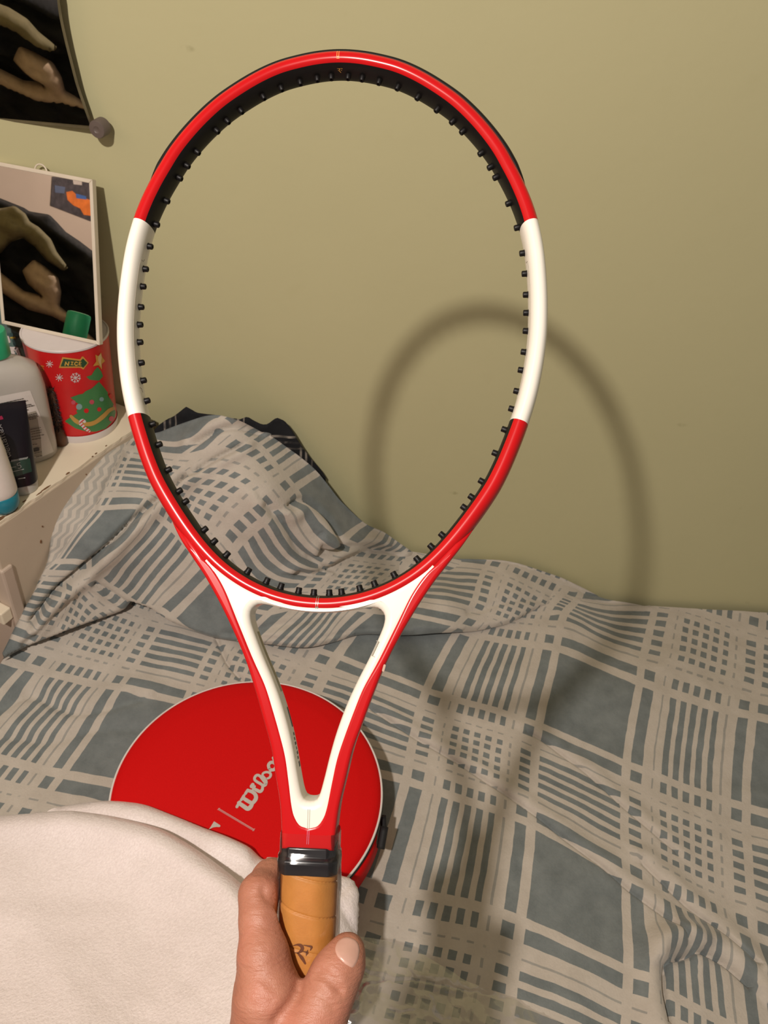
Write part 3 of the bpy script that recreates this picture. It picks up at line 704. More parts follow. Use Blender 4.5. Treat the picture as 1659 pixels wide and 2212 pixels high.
# burnt monogram on the front flat of the grip
m_burn = simple('burnt_mark', (.13, .036, .009), .6, .2)
fz = lambda x, y: grip_r(math.pi / 2) + .42
c0 = loc(650, 2058, 13.8)
GM = [([(-7.2, 5.6), (-3.2, 6.6), (.2, 5.6), (1.0, 3.0), (-1.2, .4), (-3.0, -.4), (-6, -.2)], [.5, .9, 1.7, 2.0, 1.6, .8, .3]), ([(-3, -.4), (1.2, -4.5), (4.2, -9)], [.8, 2.0, 1.1]),
      ([(2.2, 6.5), (6.4, 5.9), (9.2, 5.2), (8.2, 2.2)], [.45, .8, 1.2, .25]), ([(1.8, 1.0), (5.2, .6)], [.4, .9]), ([(5.9, 2.6), (5.4, .2), (4.8, -2.6)], [.2, 1.3, .2])]
parts = []
for pts, w in GM:
    v2, f2 = stroke(np.array(pts, float) * .60, list(np.array(w) * .95), 4, 16); parts.append(([(x + c0[0], y + c0[1], fz(x, y)) for x, y in v2], f2))
V, Fc, _ = join(parts); mesh_obj('burnt_monogram', mm(V), Fc, m_burn, racket, smooth=False)
# clear film sleeve round the collar and grip
V, Fc = [], []; ys = np.arange(-292, -368, -1.5)
for i, y in enumerate(ys):
    base = (15.6, 12.0) if y > -303.5 else ((16.6, 14.2) if y < -306 else (16.4, 13.2))
    for k in range(48):
        a = 2 * math.pi * k / 48; c, s = math.cos(a), math.sin(a)
        e = 5.0; r = ((abs(c) / (base[0] + .5)) ** e + (abs(s) / (base[1] + .4)) ** e) ** (-1 / e) + .45 * vnoise(np.array([[y * .5, a * 6.0]]), 3.0, 7)[0]
        r += .9 * max(0, math.cos(a)) ** 12
        V.append((r * c, y, r * s))
for i in range(len(ys) - 1):
    for k in range(48): Fc.append((i * 48 + k, i * 48 + (k + 1) % 48, (i + 1) * 48 + (k + 1) % 48, (i + 1) * 48 + k))
def film_mat(name, refl=.10, tint=(.97, .97, .96, 1), rough=.06, haze=0.0, bs=0, bstr=.4, fk=.9, fmax=.85):
    t = NT(name)
    n_ = t.bump(t.noise(bs, 4), bstr, .002) if bs else None
    tr = t.n('ShaderNodeBsdfTransparent', Color=tint); gl = t.n('ShaderNodeBsdfGlossy', Roughness=rough, Color=(1, 1, 1, 1))
    fr = t.n('ShaderNodeFresnel', IOR=1.45)
    if n_ is not None: t.set(gl, 'Normal', n_); t.set(fr, 'Normal', n_)
    fac = t.math('MINIMUM', t.math('MULTIPLY_ADD', fr.outputs[0], fk, refl - .035), fmax)
    mx = t.n('ShaderNodeMixShader'); t.set(mx, 0, fac); t.link(tr.outputs[0], mx.inputs[1]); t.link(gl.outputs[0], mx.inputs[2])
    last = mx.outputs[0]
    if haze:
        df = t.n('ShaderNodeBsdfDiffuse', Color=(.75, .72, .68, 1)); m2 = t.n('ShaderNodeMixShader'); t.set(m2, 0, haze)
        t.link(last, m2.inputs[1]); t.link(df.outputs[0], m2.inputs[2]); last = m2.outputs[0]
    t.link(last, t.out.inputs[0]); return t.m
mesh_obj('film_sleeve', mm(V), Fc, film_mat('clear_film', .045, rough=.08), racket)
# ---------------------------------------------------------------- cabinet to the left of the bed
from mathutils.bvhtree import BVHTree
CZ = 0.76
cab_a = np.array([-.399, .909]); cab_d = np.array([-.35751, -.93391]); cab_n = np.array([.93391, -.35751])   # along the edge towards the viewer, outward
cabM = Matrix(((cab_d[0], -cab_n[0], 0, cab_a[0]), (cab_d[1], -cab_n[1], 0, cab_a[1]), (0, 0, 1, 0), (0, 0, 0, 1)))
cab = empty('cabinet', mat=cabM)
tag(cab, 'worn cream painted cabinet with chipped edges beside the bed', 'cabinet')
def worn_paint(name, col, chips=.5):
    t = NT(name); o = t.n('ShaderNodeTexCoord').outputs['Object']
    n1 = t.noise(9, 4, o); n2 = t.noise(75, 5, o, .7)
    c = t.ramp(n1, [(.3, tuple(np.array(col) * .9) + (1,)), (.7, tuple(col) + (1,))])
    c = t.mix(t.math('MULTIPLY', t.ramp(n2, [(.68, (0, 0, 0)), (.74, (1, 1, 1))]), chips), c, (.20, .10, .04, 1))
    t.bsdf(Base_Color=c, Roughness=.5, Normal=t.bump(n1, .3, .003, t.bump(n2, .15, .001))); return t.m
m_paint = worn_paint('worn_cream_paint', (.60, .50, .38), .5); m_paint2 = worn_paint('worn_pale_paint', (.56, .45, .36), .9)
L = .246
v, f, mi = join([(*box(-.065, L, 0, .38, 0, CZ - .004), 0)])
bevel(mesh_obj('cabinet_body', v, f, m_paint, cab, smooth=False), .002)
# the painted top with a ragged front edge
edge = []
for s in np.linspace(-.065, L, 120):
    q = np.array([[s * 100, 0.0]]); edge.append((s, .0006 + .0016 * max(0, vnoise(q, 1.1, 3)[0]) + .0035 * max(0, vnoise(q, 3.0, 5)[0] - .45)))
top = edge + [(L, .38), (-.065, .38)]
tv, tf = cdt(top); n = len(tv)
V = [(x, y, CZ - .004) for x, y in tv] + [(x, y, CZ) for x, y in tv]
Fc = [tuple(i + n for i in q) for q in tf] + [(i, (i + 1) % n, (i + 1) % n + n, i + n) for i in range(len(top))]
m_paint_lit = worn_paint('cream_paint_lit', (.84, .74, .57), .25)  # same cream paint as the body, lamplight on the top put into the colour
mesh_obj('painted_top', V, Fc, m_paint_lit, cab, smooth=False)
m_chip = simple('bare_brown_wood', (.16, .075, .03), .8, .25, 120)
def flake(s, h, w, l, face):
    """irregular chip of bare wood, in the top edge or on the front face"""
    k = 9; pts = []
    for i in range(k):
        a = 2 * math.pi * i / k; r = .65 + .35 * random.random(); pts.append((s + l * r * math.cos(a), h + w * r * math.sin(a)))
    if face: V = [(x, -.0009, z) for x, z in pts] + [(x, .0004, z) for x, z in pts]
    else: V = [(x, y, CZ + .0007) for x, y in pts] + [(x, y, CZ - .0003) for x, y in pts]
    Fc = [tuple(range(k)), tuple(range(2 * k - 1, k - 1, -1))] + [(i, i + k, (i + 1) % k + k, (i + 1) % k) for i in range(k)]
    return V, Fc
for s, h, w, l, face in [(.052, .004, .0012, .003, 0), (.060, .003, .001, .002, 0), (.108, .0035, .0016, .004, 0), (.148, .004, .0015, .010, 0), (.160, .003, .001, .006, 0), (.182, .007, .0012, .004, 0),
                         (.205, .004, .003, .012, 0), (.226, .006, .004, .012, 0), (.030, .005, .001, .002, 0), (.17, .71, .0018, .0012, 1), (.178, .688, .0035, .0018, 1), (.08, .742, .0015, .001, 1),
                         (.237, .675, .003, .0018, 1), (.238, .662, .003, .0016, 1), (.240, .645, .006, .0012, 1), (.236, .628, .002, .002, 1), (.242, .617, .003, .003, 1)]:
    V, Fc = flake(s, h, w, l, face); mesh_obj('paint_chip', V, Fc, m_chip, cab, smooth=False)
v, f = box(L - .016, L + .003, -.004, .02, 0, .690); bevel(mesh_obj('corner_post', v, f, m_paint2, cab, smooth=False), .003)
v, f = box(L + .003, L + .02, -.001, .16, .60, .622); bevel(mesh_obj('shelf_edge', v, f, m_paint_lit, cab, smooth=False), .002)
v, f = box(L + .003, L + .006, .0, .3, .30, .598); mesh_obj('front_panel', v, f, m_paint2, cab, smooth=False)

# ---------------------------------------------------------------- flat print on real surfaces
DG = None
def bvh_of(o):
    bpy.context.view_layer.update(); M = np.array(o.matrix_world); me = o.data
    V = np.empty(len(me.vertices) * 3); me.vertices.foreach_get('co', V); V = V.reshape(-1, 3) @ M[:3, :3].T + M[:3, 3]
    return BVHTree.FromPolygons([Vector(v) for v in V], [tuple(p.vertices) for p in me.polygons])
def decal(name, shapes, bvh, mat, parent, off=.0004, step=4.0, orig=(0, 0), sc=1.0):
    """flat print: outlines (points of the photograph) laid on the surface they belong to"""
    if len(shapes) > 1 and all(not (isinstance(s_, tuple) and isinstance(s_[0], str)) for s_ in shapes):
        return [decal(name, [s_], bvh, mat, parent, off, step, orig, sc) for s_ in shapes]
    parts = []; Mi = np.linalg.inv(np.array(parent.matrix_world)) if parent is not None else np.eye(4)
    for n_sh, sh in enumerate(shapes):
        off_ = off + 2.5e-5 * n_sh
        if isinstance(sh, tuple) and isinstance(sh[0], str):       # ('s', points, width): a stroke
            v2, f2 = stroke(np.array(sh[1], float) * sc + orig, np.array(sh[2], float) * sc if hasattr(sh[2], '__len__') else sh[2] * sc, 5, sh[3] if len(sh) > 3 else 26)
            v2 = np.array(v2)
        else:
            B = resample(np.array(sh, float) * sc + orig, step); v2, f2 = cdt(B, grid_in(B, step * 1.6))
        P, ok = [], []
        for p in v2:
            r = ray(*p); h = bvh.ray_cast(Vector(CAM), Vector(r).normalized())
            if h[0] is None: P.append((0, 0, 0)); ok.append(False); continue
            n_ = h[1]; n_ = -n_ if n_.dot(Vector(r)) > 0 else n_
            P.append(h[0] + n_ * off_); ok.append(True)
        P = np.array(P) @ Mi[:3, :3].T + Mi[:3, 3]
        parts.append((P, [q for q in f2 if all(ok[i] for i in q)]))
    V, Fc, _ = join(parts); return mesh_obj(name, V, Fc, mat, parent, smooth=False)

# ---------------------------------------------------------------- Christmas tin
TC = np.array([-.470, .930, CZ]); TH = .152
tin = empty('gift_tin', TC); tag(tin, 'red Christmas tin with white lid and green NICE arrow on the cabinet', 'tin')
bpy.context.view_layer.update()
v, f = lathe([(.0505, 0), (.0515, .002), (.0525, .006), (.0565, .149), (.0568, .1505)], 72)
m_tinred = simple('tin_red_print', (.60, .012, .014), .35, .05)
tb = mesh_obj('tin_body', v, f, m_tinred, tin, auto=40)
v, f = lathe([(.0568, .1490), (.0576, .1495), (.0577, .1520), (.0570, .1528), (.0556, .1526), (.0550, .1515), (.0, .1513)], 72, False)
m_lid = simple('white_lid', (.66, .60, .58), .4, .03)
mesh_obj('tin_lid', v, f, m_lid, tin, auto=40)
v, f = lathe([(.0524, .0), (.0529, .002), (.0537, .012), (.0536, .0125)], 72, False)
mesh_obj('white_base_band', v, f, m_lid, tin)
tb_bvh = bvh_of(tb)
G = lambda n_, c: simple(n_, c, .4, .05)
m_pgold, m_pgreen, m_pdgreen, m_pwhite = G('print_gold', (.55, .27, .05)), G('print_green', (.05, .20, .06)), G('print_dark_green', (.02, .065, .025)), G('print_white', (.66, .60, .58))
TO, TS = (40, 700), .14466
dt = lambda name, shapes, mat, off=.0004, step=3.0: decal(name, shapes, tb_bvh, mat, tin, off, step, TO, TS)
dt('tree_print', [[(775, 1095), (900, 1050), (960, 1040), (1000, 1000), (1090, 960), (1200, 860), (1260, 930), (1330, 1020), (1330, 1060), (1420, 1200), (1400, 1230), (1450, 1310), (1425, 1420), (1300, 1560), (1150, 1605), (1000, 1600), (850, 1555), (690, 1450), (760, 1400), (880, 1330), (860, 1290), (950, 1230), (850, 1160)],
                   [(1010, 785), (1090, 760), (1130, 690), (1180, 640), (1230, 700), (1260, 780), (1200, 845), (1060, 830)]], m_pgreen, .0004)
dt('arrow_border', [[(655, 490), (920, 525), (945, 480), (960, 480), (1045, 575), (965, 680), (925, 650), (605, 652)]], m_pgold, .0005)
dt('arrow_print', [[(672, 515), (925, 550), (957, 507), (1025, 578), (962, 652), (935, 627), (628, 630)]], m_pdgreen, .0007)
dt('arrow_lettering', [('s', [(695, 612), (706, 562)], 15), ('s', [(704, 565), (742, 612)], 13), ('s', [(742, 612), (752, 560)], 15), ('s', [(797, 602), (800, 560)], 13), ('s', [(782, 560), (818, 563)], 9), ('s', [(780, 602), (815, 604)], 9),
                       ('s', [(876, 572), (858, 560), (840, 575), (838, 597), (855, 612), (878, 604)], 14), ('s', [(905, 562), (900, 605)], 13), ('s', [(905, 562), (932, 565)], 10), ('s', [(902, 583), (924, 585)], 9), ('s', [(900, 605), (930, 606)], 10)], G('letter_gold', (.62, .36, .06)), .0009, 1.5)
dt('star_print', [[(1143, 455), (1190, 478), (1226, 420), (1243, 492), (1288, 550), (1238, 592), (1241, 680), (1192, 612), (1106, 627), (1157, 556)]], m_pgold, .0006)
dt('star_light', [[(1185, 480), (1222, 440), (1236, 500), (1225, 560), (1232, 650), (1200, 590), (1180, 540)]], G('print_pale_gold', (.62, .42, .2)), .0008)
flk = []
for cx_, cy_, r_, n_ in ((465, 595, 50, 8), (610, 795, 54, 8), (850, 795, 76, 8)):
    for k in range(n_):
        a = math.pi * 2 * k / n_ + .2; flk.append(('s', [(cx_ + 8 * math.cos(a), cy_ + 8 * math.sin(a)), (cx_ + r_ * math.cos(a), cy_ + r_ * math.sin(a))], 9))
        if r_ > 60:
            for da in (-.28, .28): flk.append(('s', [(cx_ + r_ * .62 * math.cos(a), cy_ + r_ * .62 * math.sin(a)), (cx_ + r_ * .9 * math.cos(a + da), cy_ + r_ * .9 * math.sin(a + da))], 7))
dt('snowflake_print', flk, m_pwhite, .0005, 2)
dt('garland_print', [('s', [(785, 1370), (850, 1438), (930, 1478), (1050, 1490), (1150, 1458), (1260, 1375), (1345, 1290), (1410, 1258)], [44, 62, 56, 66, 60, 66, 58, 50], 40)], G('print_garland', (.50, .28, .06)), .0008)
circ = lambda x, y, r: [(x + r * math.cos(a), y + r * math.sin(a)) for a in np.linspace(0, 2 * math.pi, 18, endpoint=False)]
dt('bauble_print', [circ(1380, 1412, 40), circ(820, 1165, 34), circ(1090, 1160, 36)], G('print_pink', (.52, .07, .10)), .0009)
dt('pale_bauble_print', [circ(905, 1230, 46), circ(1235, 1120, 34)], G('print_teal', (.20, .34, .32)), .0009)
dt('red_bauble_print', [circ(1375, 1075, 36), circ(1010, 1290, 36), circ(1200, 1270, 32)], m_tinred, .0009)
dt('cane_print', [('s', [(925, 1490), (925, 1450), (955, 1432), (985, 1450)], 42), ('s', [(930, 1480), (985, 1545), (1050, 1590)], 44)], m_pwhite, .0010)
dt('cane_stripes', [('s', [(a - 14, b + 12), (a + 16, b - 12)], 15, 4) for a, b in ((926, 1462), (955, 1436), (945, 1500), (975, 1535), (1010, 1562), (1045, 1588))], m_tinred, .0012, 2)
dt('orange_lettering', [('s', [(185, 690), (205, 590)], 26), ('s', [(205, 590), (262, 690)], 24), ('s', [(262, 690), (272, 600)], 26), ('s', [(378, 632), (345, 622), (330, 645), (365, 660), (375, 685), (340, 690)], 20)], G('print_orange', (.50, .15, .03)), .0005)

# ---------------------------------------------------------------- bottles, tube, roll-on, brush, carton
def place(name, label, cat, px, py, rz=0.0):
    p = on_z(px, py, CZ); o = empty(name, p); o.rotation_euler = (0, 0, rz); tag(o, label, cat); bpy.context.view_layer.update(); return o
t = NT('frosted_plastic'); t.bsdf(Base_Color=t.ramp(t.noise(20), [(.3, (.55, .51, .45, 1)), (.7, (.62, .57, .51, 1))]), Roughness=.28, Transmission_Weight=.25, IOR=1.4); m_frost = t.m
m_green = simple('green_cap_plastic', (.015, .36, .16), .35)
bt = place('shampoo_bottle', 'translucent bottle with bright green cap and white label on the cabinet', 'bottle', 46, 984, math.radians(32))
def oval(profile, n=48):
    V, Fc = [], []
    for a_, b_, z in profile:
        for k in range(n):
            an = 2 * math.pi * k / n; c, s = math.cos(an), math.sin(an); e = 2.6
            V.append((a_ * np.sign(c) * abs(c) ** (2 / e), b_ * np.sign(s) * abs(s) ** (2 / e), z))
    for i in range(len(profile) - 1):
        for k in range(n): Fc.append((i * n + k, i * n + (k + 1) % n, (i + 1) * n + (k + 1) % n, (i + 1) * n + k))
    Fc.append(tuple(range(n - 1, -1, -1))); Fc.append(tuple((len(profile) - 1) * n + k for k in range(n))); return V, Fc
bo = mesh_obj('bottle_body', *oval([(.044, .024, 0), (.048, .027, .004), (.049, .028, .02), (.049, .028, .110), (.047, .027, .126), (.043, .025, .140), (.028, .019, .149), (.017, .015, .154), (.0135, .0135, .158), (.0135, .0135, .166)]), m_frost, bt, auto=50)
mesh_obj('green_cap', *lathe([(.0165, .160), (.0170, .161), (.0170, .192), (.0160, .195), (.013, .196)], 40), m_green, bt, auto=40)
bo_bvh = bvh_of(bo)
BO, BS = (0, 680), .1989
db = lambda name, shapes, mat, off: decal(name, shapes, bo_bvh, mat, bt, off, 4.0, BO, BS)
db('paper_label', [[(-40, 890), (325, 818), (450, 1130), (580, 1485), (470, 1535), (330, 1560), (120, 1600), (-40, 1560)]], simple('label_paper', (.66, .60, .55), .6), .0006)
db('grey_label_panel', [[(250, 1075), (390, 1040), (440, 1330), (455, 1525), (340, 1545), (290, 1300)]], simple('label_grey', (.36, .31, .25), .6), .0009)
tx = []
for i, (x0, y0, x1, y1) in enumerate([(0, 960, 250, 905), (0, 990, 295, 925), (130, 985, 250, 960), (240, 980, 330, 965), (255, 1000, 365, 975), (245, 1035, 300, 1022), (262, 1090, 390, 1060), (265, 1105, 400, 1078), (268, 1120, 405, 1094), (272, 1138, 380, 1115),
                                      (300, 1240, 430, 1215), (310, 1265, 440, 1240), (315, 1290, 445, 1262), (322, 1318, 470, 1290), (330, 1345, 440, 1325), (340, 1400, 395, 1390), (355, 1450, 425, 1430), (370, 1490, 440, 1475), (385, 1530, 450, 1515)]):
    x = x0; 
    while x < x1:
        w = random.choice((18, 26, 34, 14)); xe = min(x + w, x1); g = lambda q: y0 + (y1 - y0) * (q - x0) / (x1 - x0)
        tx.append(('s', [(x, g(x)), (xe, g(xe))], 7, 4)); x = xe + 9
db('small_print', tx, m_darkprint, .0012)
db('bar_mark', [[(345, 1450), (420, 1430), (428, 1470), (352, 1485)]], m_darkprint, .0013)
# dark hair gel tube standing on its cap
tu = place('gel_tube', 'black hair product tube with dark green band standing on its cap', 'tube', 50, 1052, math.radians(32))
v, f = lathe([(.0185, 0), (.0195, .001), (.0200, .014), (.0195, .0155)], 40)
mesh_obj('tube_cap', v, f, simple('milky_cap', (.42, .40, .36), .3), tu, auto=40)
prof = []
for h in np.linspace(.0155, .128, 22):
    q = (h - .0155) / .1125; prof.append((.0205 + .006 * q, max(.0008, .0205 * (1 - q ** 1.6)), h))
prof += [(.0267, .0008, .132)]
m_tube = simple('tube_black', (.006, .005, .009), .36, .1, Specular_IOR_Level=.3)
tbd = mesh_obj('tube_body', *oval(prof), m_tube, tu, auto=60)
tu_bvh = bvh_of(tbd)
du = lambda name, shapes, mat, off, st=3.0: decal(name, shapes, tu_bvh, mat, tu, off, st, BO, BS)
du('green_band', [[(60, 1600), (320, 1555), (345, 1700), (190, 1750), (100, 1770)]], simple('tube_green', (.010, .045, .030), .35), .0006)
m_tprint = simple('tube_pale_print', (.42, .44, .42), .4)
# the name runs up the tube: w e l l a f l e x, drawn stroke by stroke
def lettering(word, p0, p1, h, w=.13, shear=.0):
    """strokes of a word along the line p0 -> p1, letter height h to its left"""
    GL = {'w': [[(0, 1), (.2, 0), (.45, .8), (.7, 0), (.9, 1)]], 'e': [[(.05, .5), (.75, .5), (.7, .9), (.4, 1), (.08, .75), (.05, .3), (.35, 0), (.75, .12)]], 'l': [[(.15, 1.7), (.1, .2), (.3, 0)]],
          'a': [[(.1, .85), (.45, 1), (.68, .8), (.7, 0)], [(.7, .55), (.3, .55), (.08, .25), (.35, 0), (.7, .2)]], 'f': [[(.6, 1.6), (.35, 1.65), (.25, 1.3), (.22, 0)], [(.02, 1), (.5, 1)]], 'x': [[(.05, 1), (.75, 0)], [(.75, 1), (.05, 0)]],
          'n': [[(.1, 1), (.1, 0)], [(.1, .7), (.4, 1), (.7, .8), (.7, 0)]], '5': [[(.75, 1.6), (.15, 1.6), (.1, .95), (.45, 1.05), (.75, .75), (.7, .2), (.4, 0), (.08, .15)]]}
    AD = {'w': 1.05, 'e': .92, 'l': .45, 'a': .92, 'f': .65, 'x': .92, 'n': .9, '5': .95}
    tot = sum(AD[c] for c in word); p0 = np.array(p0, float); p1 = np.array(p1, float); d = (p1 - p0) / tot; u = np.array([d[1], -d[0]]); u = u / np.linalg.norm(u) * h; out = []; x = 0
    for c in word:
        for st in GL[c]: out.append(('s', [tuple(p0 + d * (x + a) + u * b + d * shear * b) for a, b in st], h * w * 1.6, 10))
        x += AD[c]
    return out
du('brand_lettering', lettering('wellaflex', (128, 1530), (8, 1180), 40, .10), simple('tube_silver', (.30, .29, .29), .35), .0007, 2)
du('tube_lettering', [('s', [(120 + 15 * k, 1592 - 3 * k), (130 + 15 * k, 1575 - 3 * k)], 7, 4) for k in range(12)] + lettering('5', (195, 1668), (240, 1655), 36, .12) + [('s', [(130, 1700), (255, 1672)], 6, 6), ('s', [(200, 1776), (268, 1765)], 8, 6), ('s', [(110, 1655), (170, 1645)], 6, 5)], m_tprint, .0009, 2)
du('pink_mark', [[(-30, 1110), (20, 1092), (38, 1130), (0, 1140)]], simple('tube_pink', (.28, .01, .05), .4), .0008)
# white roll-on with a teal cap
ro = place('roll_on_stick', 'white roll-on stick standing upside down on its teal cap', 'deodorant', 10, 1098)
mesh_obj('teal_cap', *lathe([(.010, 0), (.016, .002), (.0195, .008), (.0205, .016), (.0205, .027), (.0195, .028)], 44), simple('teal_plastic', (.010, .19, .26), .3), ro, auto=50)
mesh_obj('white_body', *lathe([(.0195, .0275), (.0208, .030), (.0208, .036), (.0200, .060), (.0180, .095), (.0155, .118), (.010, .125)], 44), simple('white_plastic', (.74, .68, .62), .3), ro, auto=50)
# dark brush between bottle and tin
br = place('hair_brush', 'dark bristly hairbrush with brown base squeezed between bottle and tin', 'brush', 133, 960)
V, Fc, mi = join([(*lathe([(.005, 0), (.0085, .002), (.009, .012), (.007, .02), (.004, .03), (.0045, .088), (.002, .094)], 20), 0)])
mesh_obj('brush_base', V, Fc, simple('brush_wood', (.10, .04, .015), .5), br)
V, Fc = [], []
for k in range(900):
    z = random.uniform(.014, .094); a = random.uniform(0, 2 * math.pi); r0 = .003; r1 = random.uniform(.007, .0105) * (1 - .35 * abs(z - .05) / .06); dz = random.uniform(-.006, .006); w = .0006
    c, s = math.cos(a), math.sin(a); i = len(V)
    V += [(r0 * c - w * s, r0 * s + w * c, z), (r0 * c + w * s, r0 * s - w * c, z), (r0 * c, r0 * s, z + w), (r1 * c, r1 * s, z + dz)]
    Fc += [(i, i + 1, i + 3), (i + 1, i + 2, i + 3), (i + 2, i, i + 3)]
o = mesh_obj('bristles', V, Fc, simple('black_bristle', (.012, .009, .008), .6), br, smooth=False); o['kind'] = 'stuff'
# printed carton at the back
ct = empty('printed_carton', (-.60, .955, CZ)); tag(ct, 'teal and white printed carton behind the translucent bottle, against the wall', 'carton'); bpy.context.view_layer.update()
v, f = box(-.07, .045, -.012, .012, 0, .165); cb = bevel(mesh_obj('carton_box', v, f, simple('carton_teal', (.10, .17, .16), .5, .25, 60), ct, smooth=False), .0015)
cbv = bvh_of(cb)
dc = lambda name, shapes, mat, off: decal(name, shapes, cbv, mat, ct, off, 4.0, BO, BS)
dc('white_print', [[(60, 340), (190, 350), (240, 500), (210, 520), (100, 430)], [(30, 230), (95, 225), (120, 300), (50, 310)]], m_pwhite, .0006)
dc('blue_print', [[(70, 370), (120, 410), (220, 515), (90, 470)]], simple('carton_blue', (.02, .08, .40), .5), .0008)
dc('yellow_print', [[(215, 440), (262, 455), (285, 545), (240, 525)], [(110, 240), (160, 236), (165, 255), (115, 258)]], simple('carton_yellow', (.50, .38, .06), .5), .0008)
dc('dark_print', [[(50, 200), (180, 195), (200, 240), (70, 225)], [(130, 270), (215, 290), (225, 350), (150, 330)]], simple('carton_dark', (.05, .11, .11), .5), .0007)

# ---------------------------------------------------------------- mirrors
t = NT('mirror_silver'); t.bsdf(Base_Color=t.ramp(t.noise(15), [(.3, (.70, .67, .63, 1)), (.7, (.74, .71, .67, 1))]), Metallic=1.0, Roughness=.015); m_mirror = t.m
def umir(tilt, yaw): return np.array([math.sin(yaw) * math.cos(tilt), -math.cos(yaw) * math.cos(tilt), -math.sin(tilt)])
N1, P1 = umir(math.radians(3), math.radians(-8)), np.array([-.44, .983, 1.16])
N2 = umir(math.radians(-18), math.radians(-10)); P2 = on_z(213, 745, CZ + .1535)
def slab(name, pts, n_, depth, mats, parent, rim=None):
    """plate with its front face on the given 3D outline, going back by depth"""
    k = len(pts); V = [np.array(p) for p in pts] + [np.array(p) - n_ * depth for p in pts]
    Fc = [tuple(range(k)), tuple(range(2 * k - 1, k - 1, -1))] + [(i, i + k, (i + 1) % k + k, (i + 1) % k) for i in range(k)]
    return mesh_obj(name, V, Fc, mats, parent, [0] + [1] * (k + 1) if len(mats) > 1 else None, smooth=False)
m_glassedge = simple('glass_edge', (.16, .13, .08), .25, .2)
mu = empty('wall_mirror', (0, 0, 0)); tag(mu, 'frameless wall mirror with a curved side and round clip, upper left', 'mirror')
rim = spline([(122, -10), (128, 35), (138, 82), (150, 130), (164, 183), (180, 230), (195, 272)], 40)
out = [on_plane(*p, P1, N1) for p in rim] + [on_plane(0, 255, P1, N1), on_plane(-140, 236, P1, N1), on_plane(-120, -200, P1, N1), on_plane(60, -190, P1, N1), on_plane(105, -100, P1, N1)]
slab('mirror_glass', out, N1, .005, [m_mirror, m_glassedge], mu)
# the dark glass edge seen along the curved side and foot
outer = spline([(127, -10), (134, 35), (144, 82), (156, 130), (170, 183), (186, 230), (201, 277)], 40)
eV = [on_plane(*p, P1 - N1 * .001, N1) for p in rim] + [on_plane(*p, P1 - N1 * .005, N1) for p in outer]; k = len(rim)
mesh_obj('ground_edge', eV, [(i, i + 1, k + i + 1, k + i) for i in range(k - 1)], m_glassedge, mu)
foot = [(195, 272), (0, 255), (-140, 236)]; foot2 = [(201, 279), (0, 261), (-140, 242)]
mesh_obj('ground_foot', [on_plane(*p, P1 - N1 * .001, N1) for p in foot] + [on_plane(*p, P1 - N1 * .005, N1) for p in foot2], [(0, 1, 4, 3), (1, 2, 5, 4)], m_glassedge, mu, smooth=False)
cp_ = on_plane(211, 279, P1, N1); v, f = lathe([(.0095, -.014), (.0105, -.013), (.0105, .001), (.0095, .0025), (.004, .003), (.003, .0022), (.0, .0022)], 36)
cl_ = mesh_obj('mirror_clip', v, f, simple('clip_grey', (.13, .10, .085), .45), mu, auto=40)
cl_.matrix_world = Matrix.Translation(Vector(cp_)) @ Vector((0, 0, 1)).rotation_difference(Vector(N1)).to_matrix().to_4x4()
# small framed mirror leaning on the lid of the tin
ml = empty('framed_mirror', (0, 0, 0)); tag(ml, 'small white-framed mirror leaning on the wall above the red tin', 'mirror')
m_frame = simple('cream_frame', (.66, .58, .46), .4, .04)
Lc = [on_plane(*p, P2, N2) for p in ((215, 746), (199, 388), (-30, 346), (3, 699))]
Lc[2] = Lc[1] + (Lc[3] - Lc[0])
ce = sum(Lc) / 4
ex = (Lc[0] - Lc[3]); wdt = np.linalg.norm(ex); ex /= wdt; ey = (Lc[1] - Lc[0]); hgt = np.linalg.norm(ey); ey /= hgt
fr_w = .0048
inn = [Lc[0] - ex * fr_w + ey * fr_w, Lc[1] - ex * fr_w - ey * fr_w, Lc[2] + ex * fr_w - ey * fr_w, Lc[3] + ex * fr_w + ey * fr_w]
slab('mirror_glass', [p - N2 * .001 for p in inn], N2, .002, [m_mirror, m_glassedge], ml)
names = ['right', 'top', 'left', 'bottom']
for i in range(4):
    j = (i + 1) % 4
    V = [Lc[i], Lc[j], inn[j], inn[i]]; V = V + [p - N2 * .009 for p in V]
    Fc = [(0, 1, 2, 3), (7, 6, 5, 4), (0, 4, 5, 1), (1, 5, 6, 2), (2, 6, 7, 3), (3, 7, 4, 0)]
    bevel(mesh_obj('frame_strip', V, Fc, m_frame, ml, smooth=False), .0008)
slab('backing_board', [p - N2 * .004 for p in inn], N2, .012, [simple('backing_board', (.35, .3, .24), .8)], ml)
hk = on_plane(82, 368, P2, N2); loopp = [hk + ex * .0085 * math.cos(a) + ey * (.0085 * math.sin(a) - .001) - N2 * .006 for a in np.linspace(-.35, math.pi + .35, 20)]
mesh_obj('hanging_loop', *tube(loopp, .0011, 8), m_frame, ml)

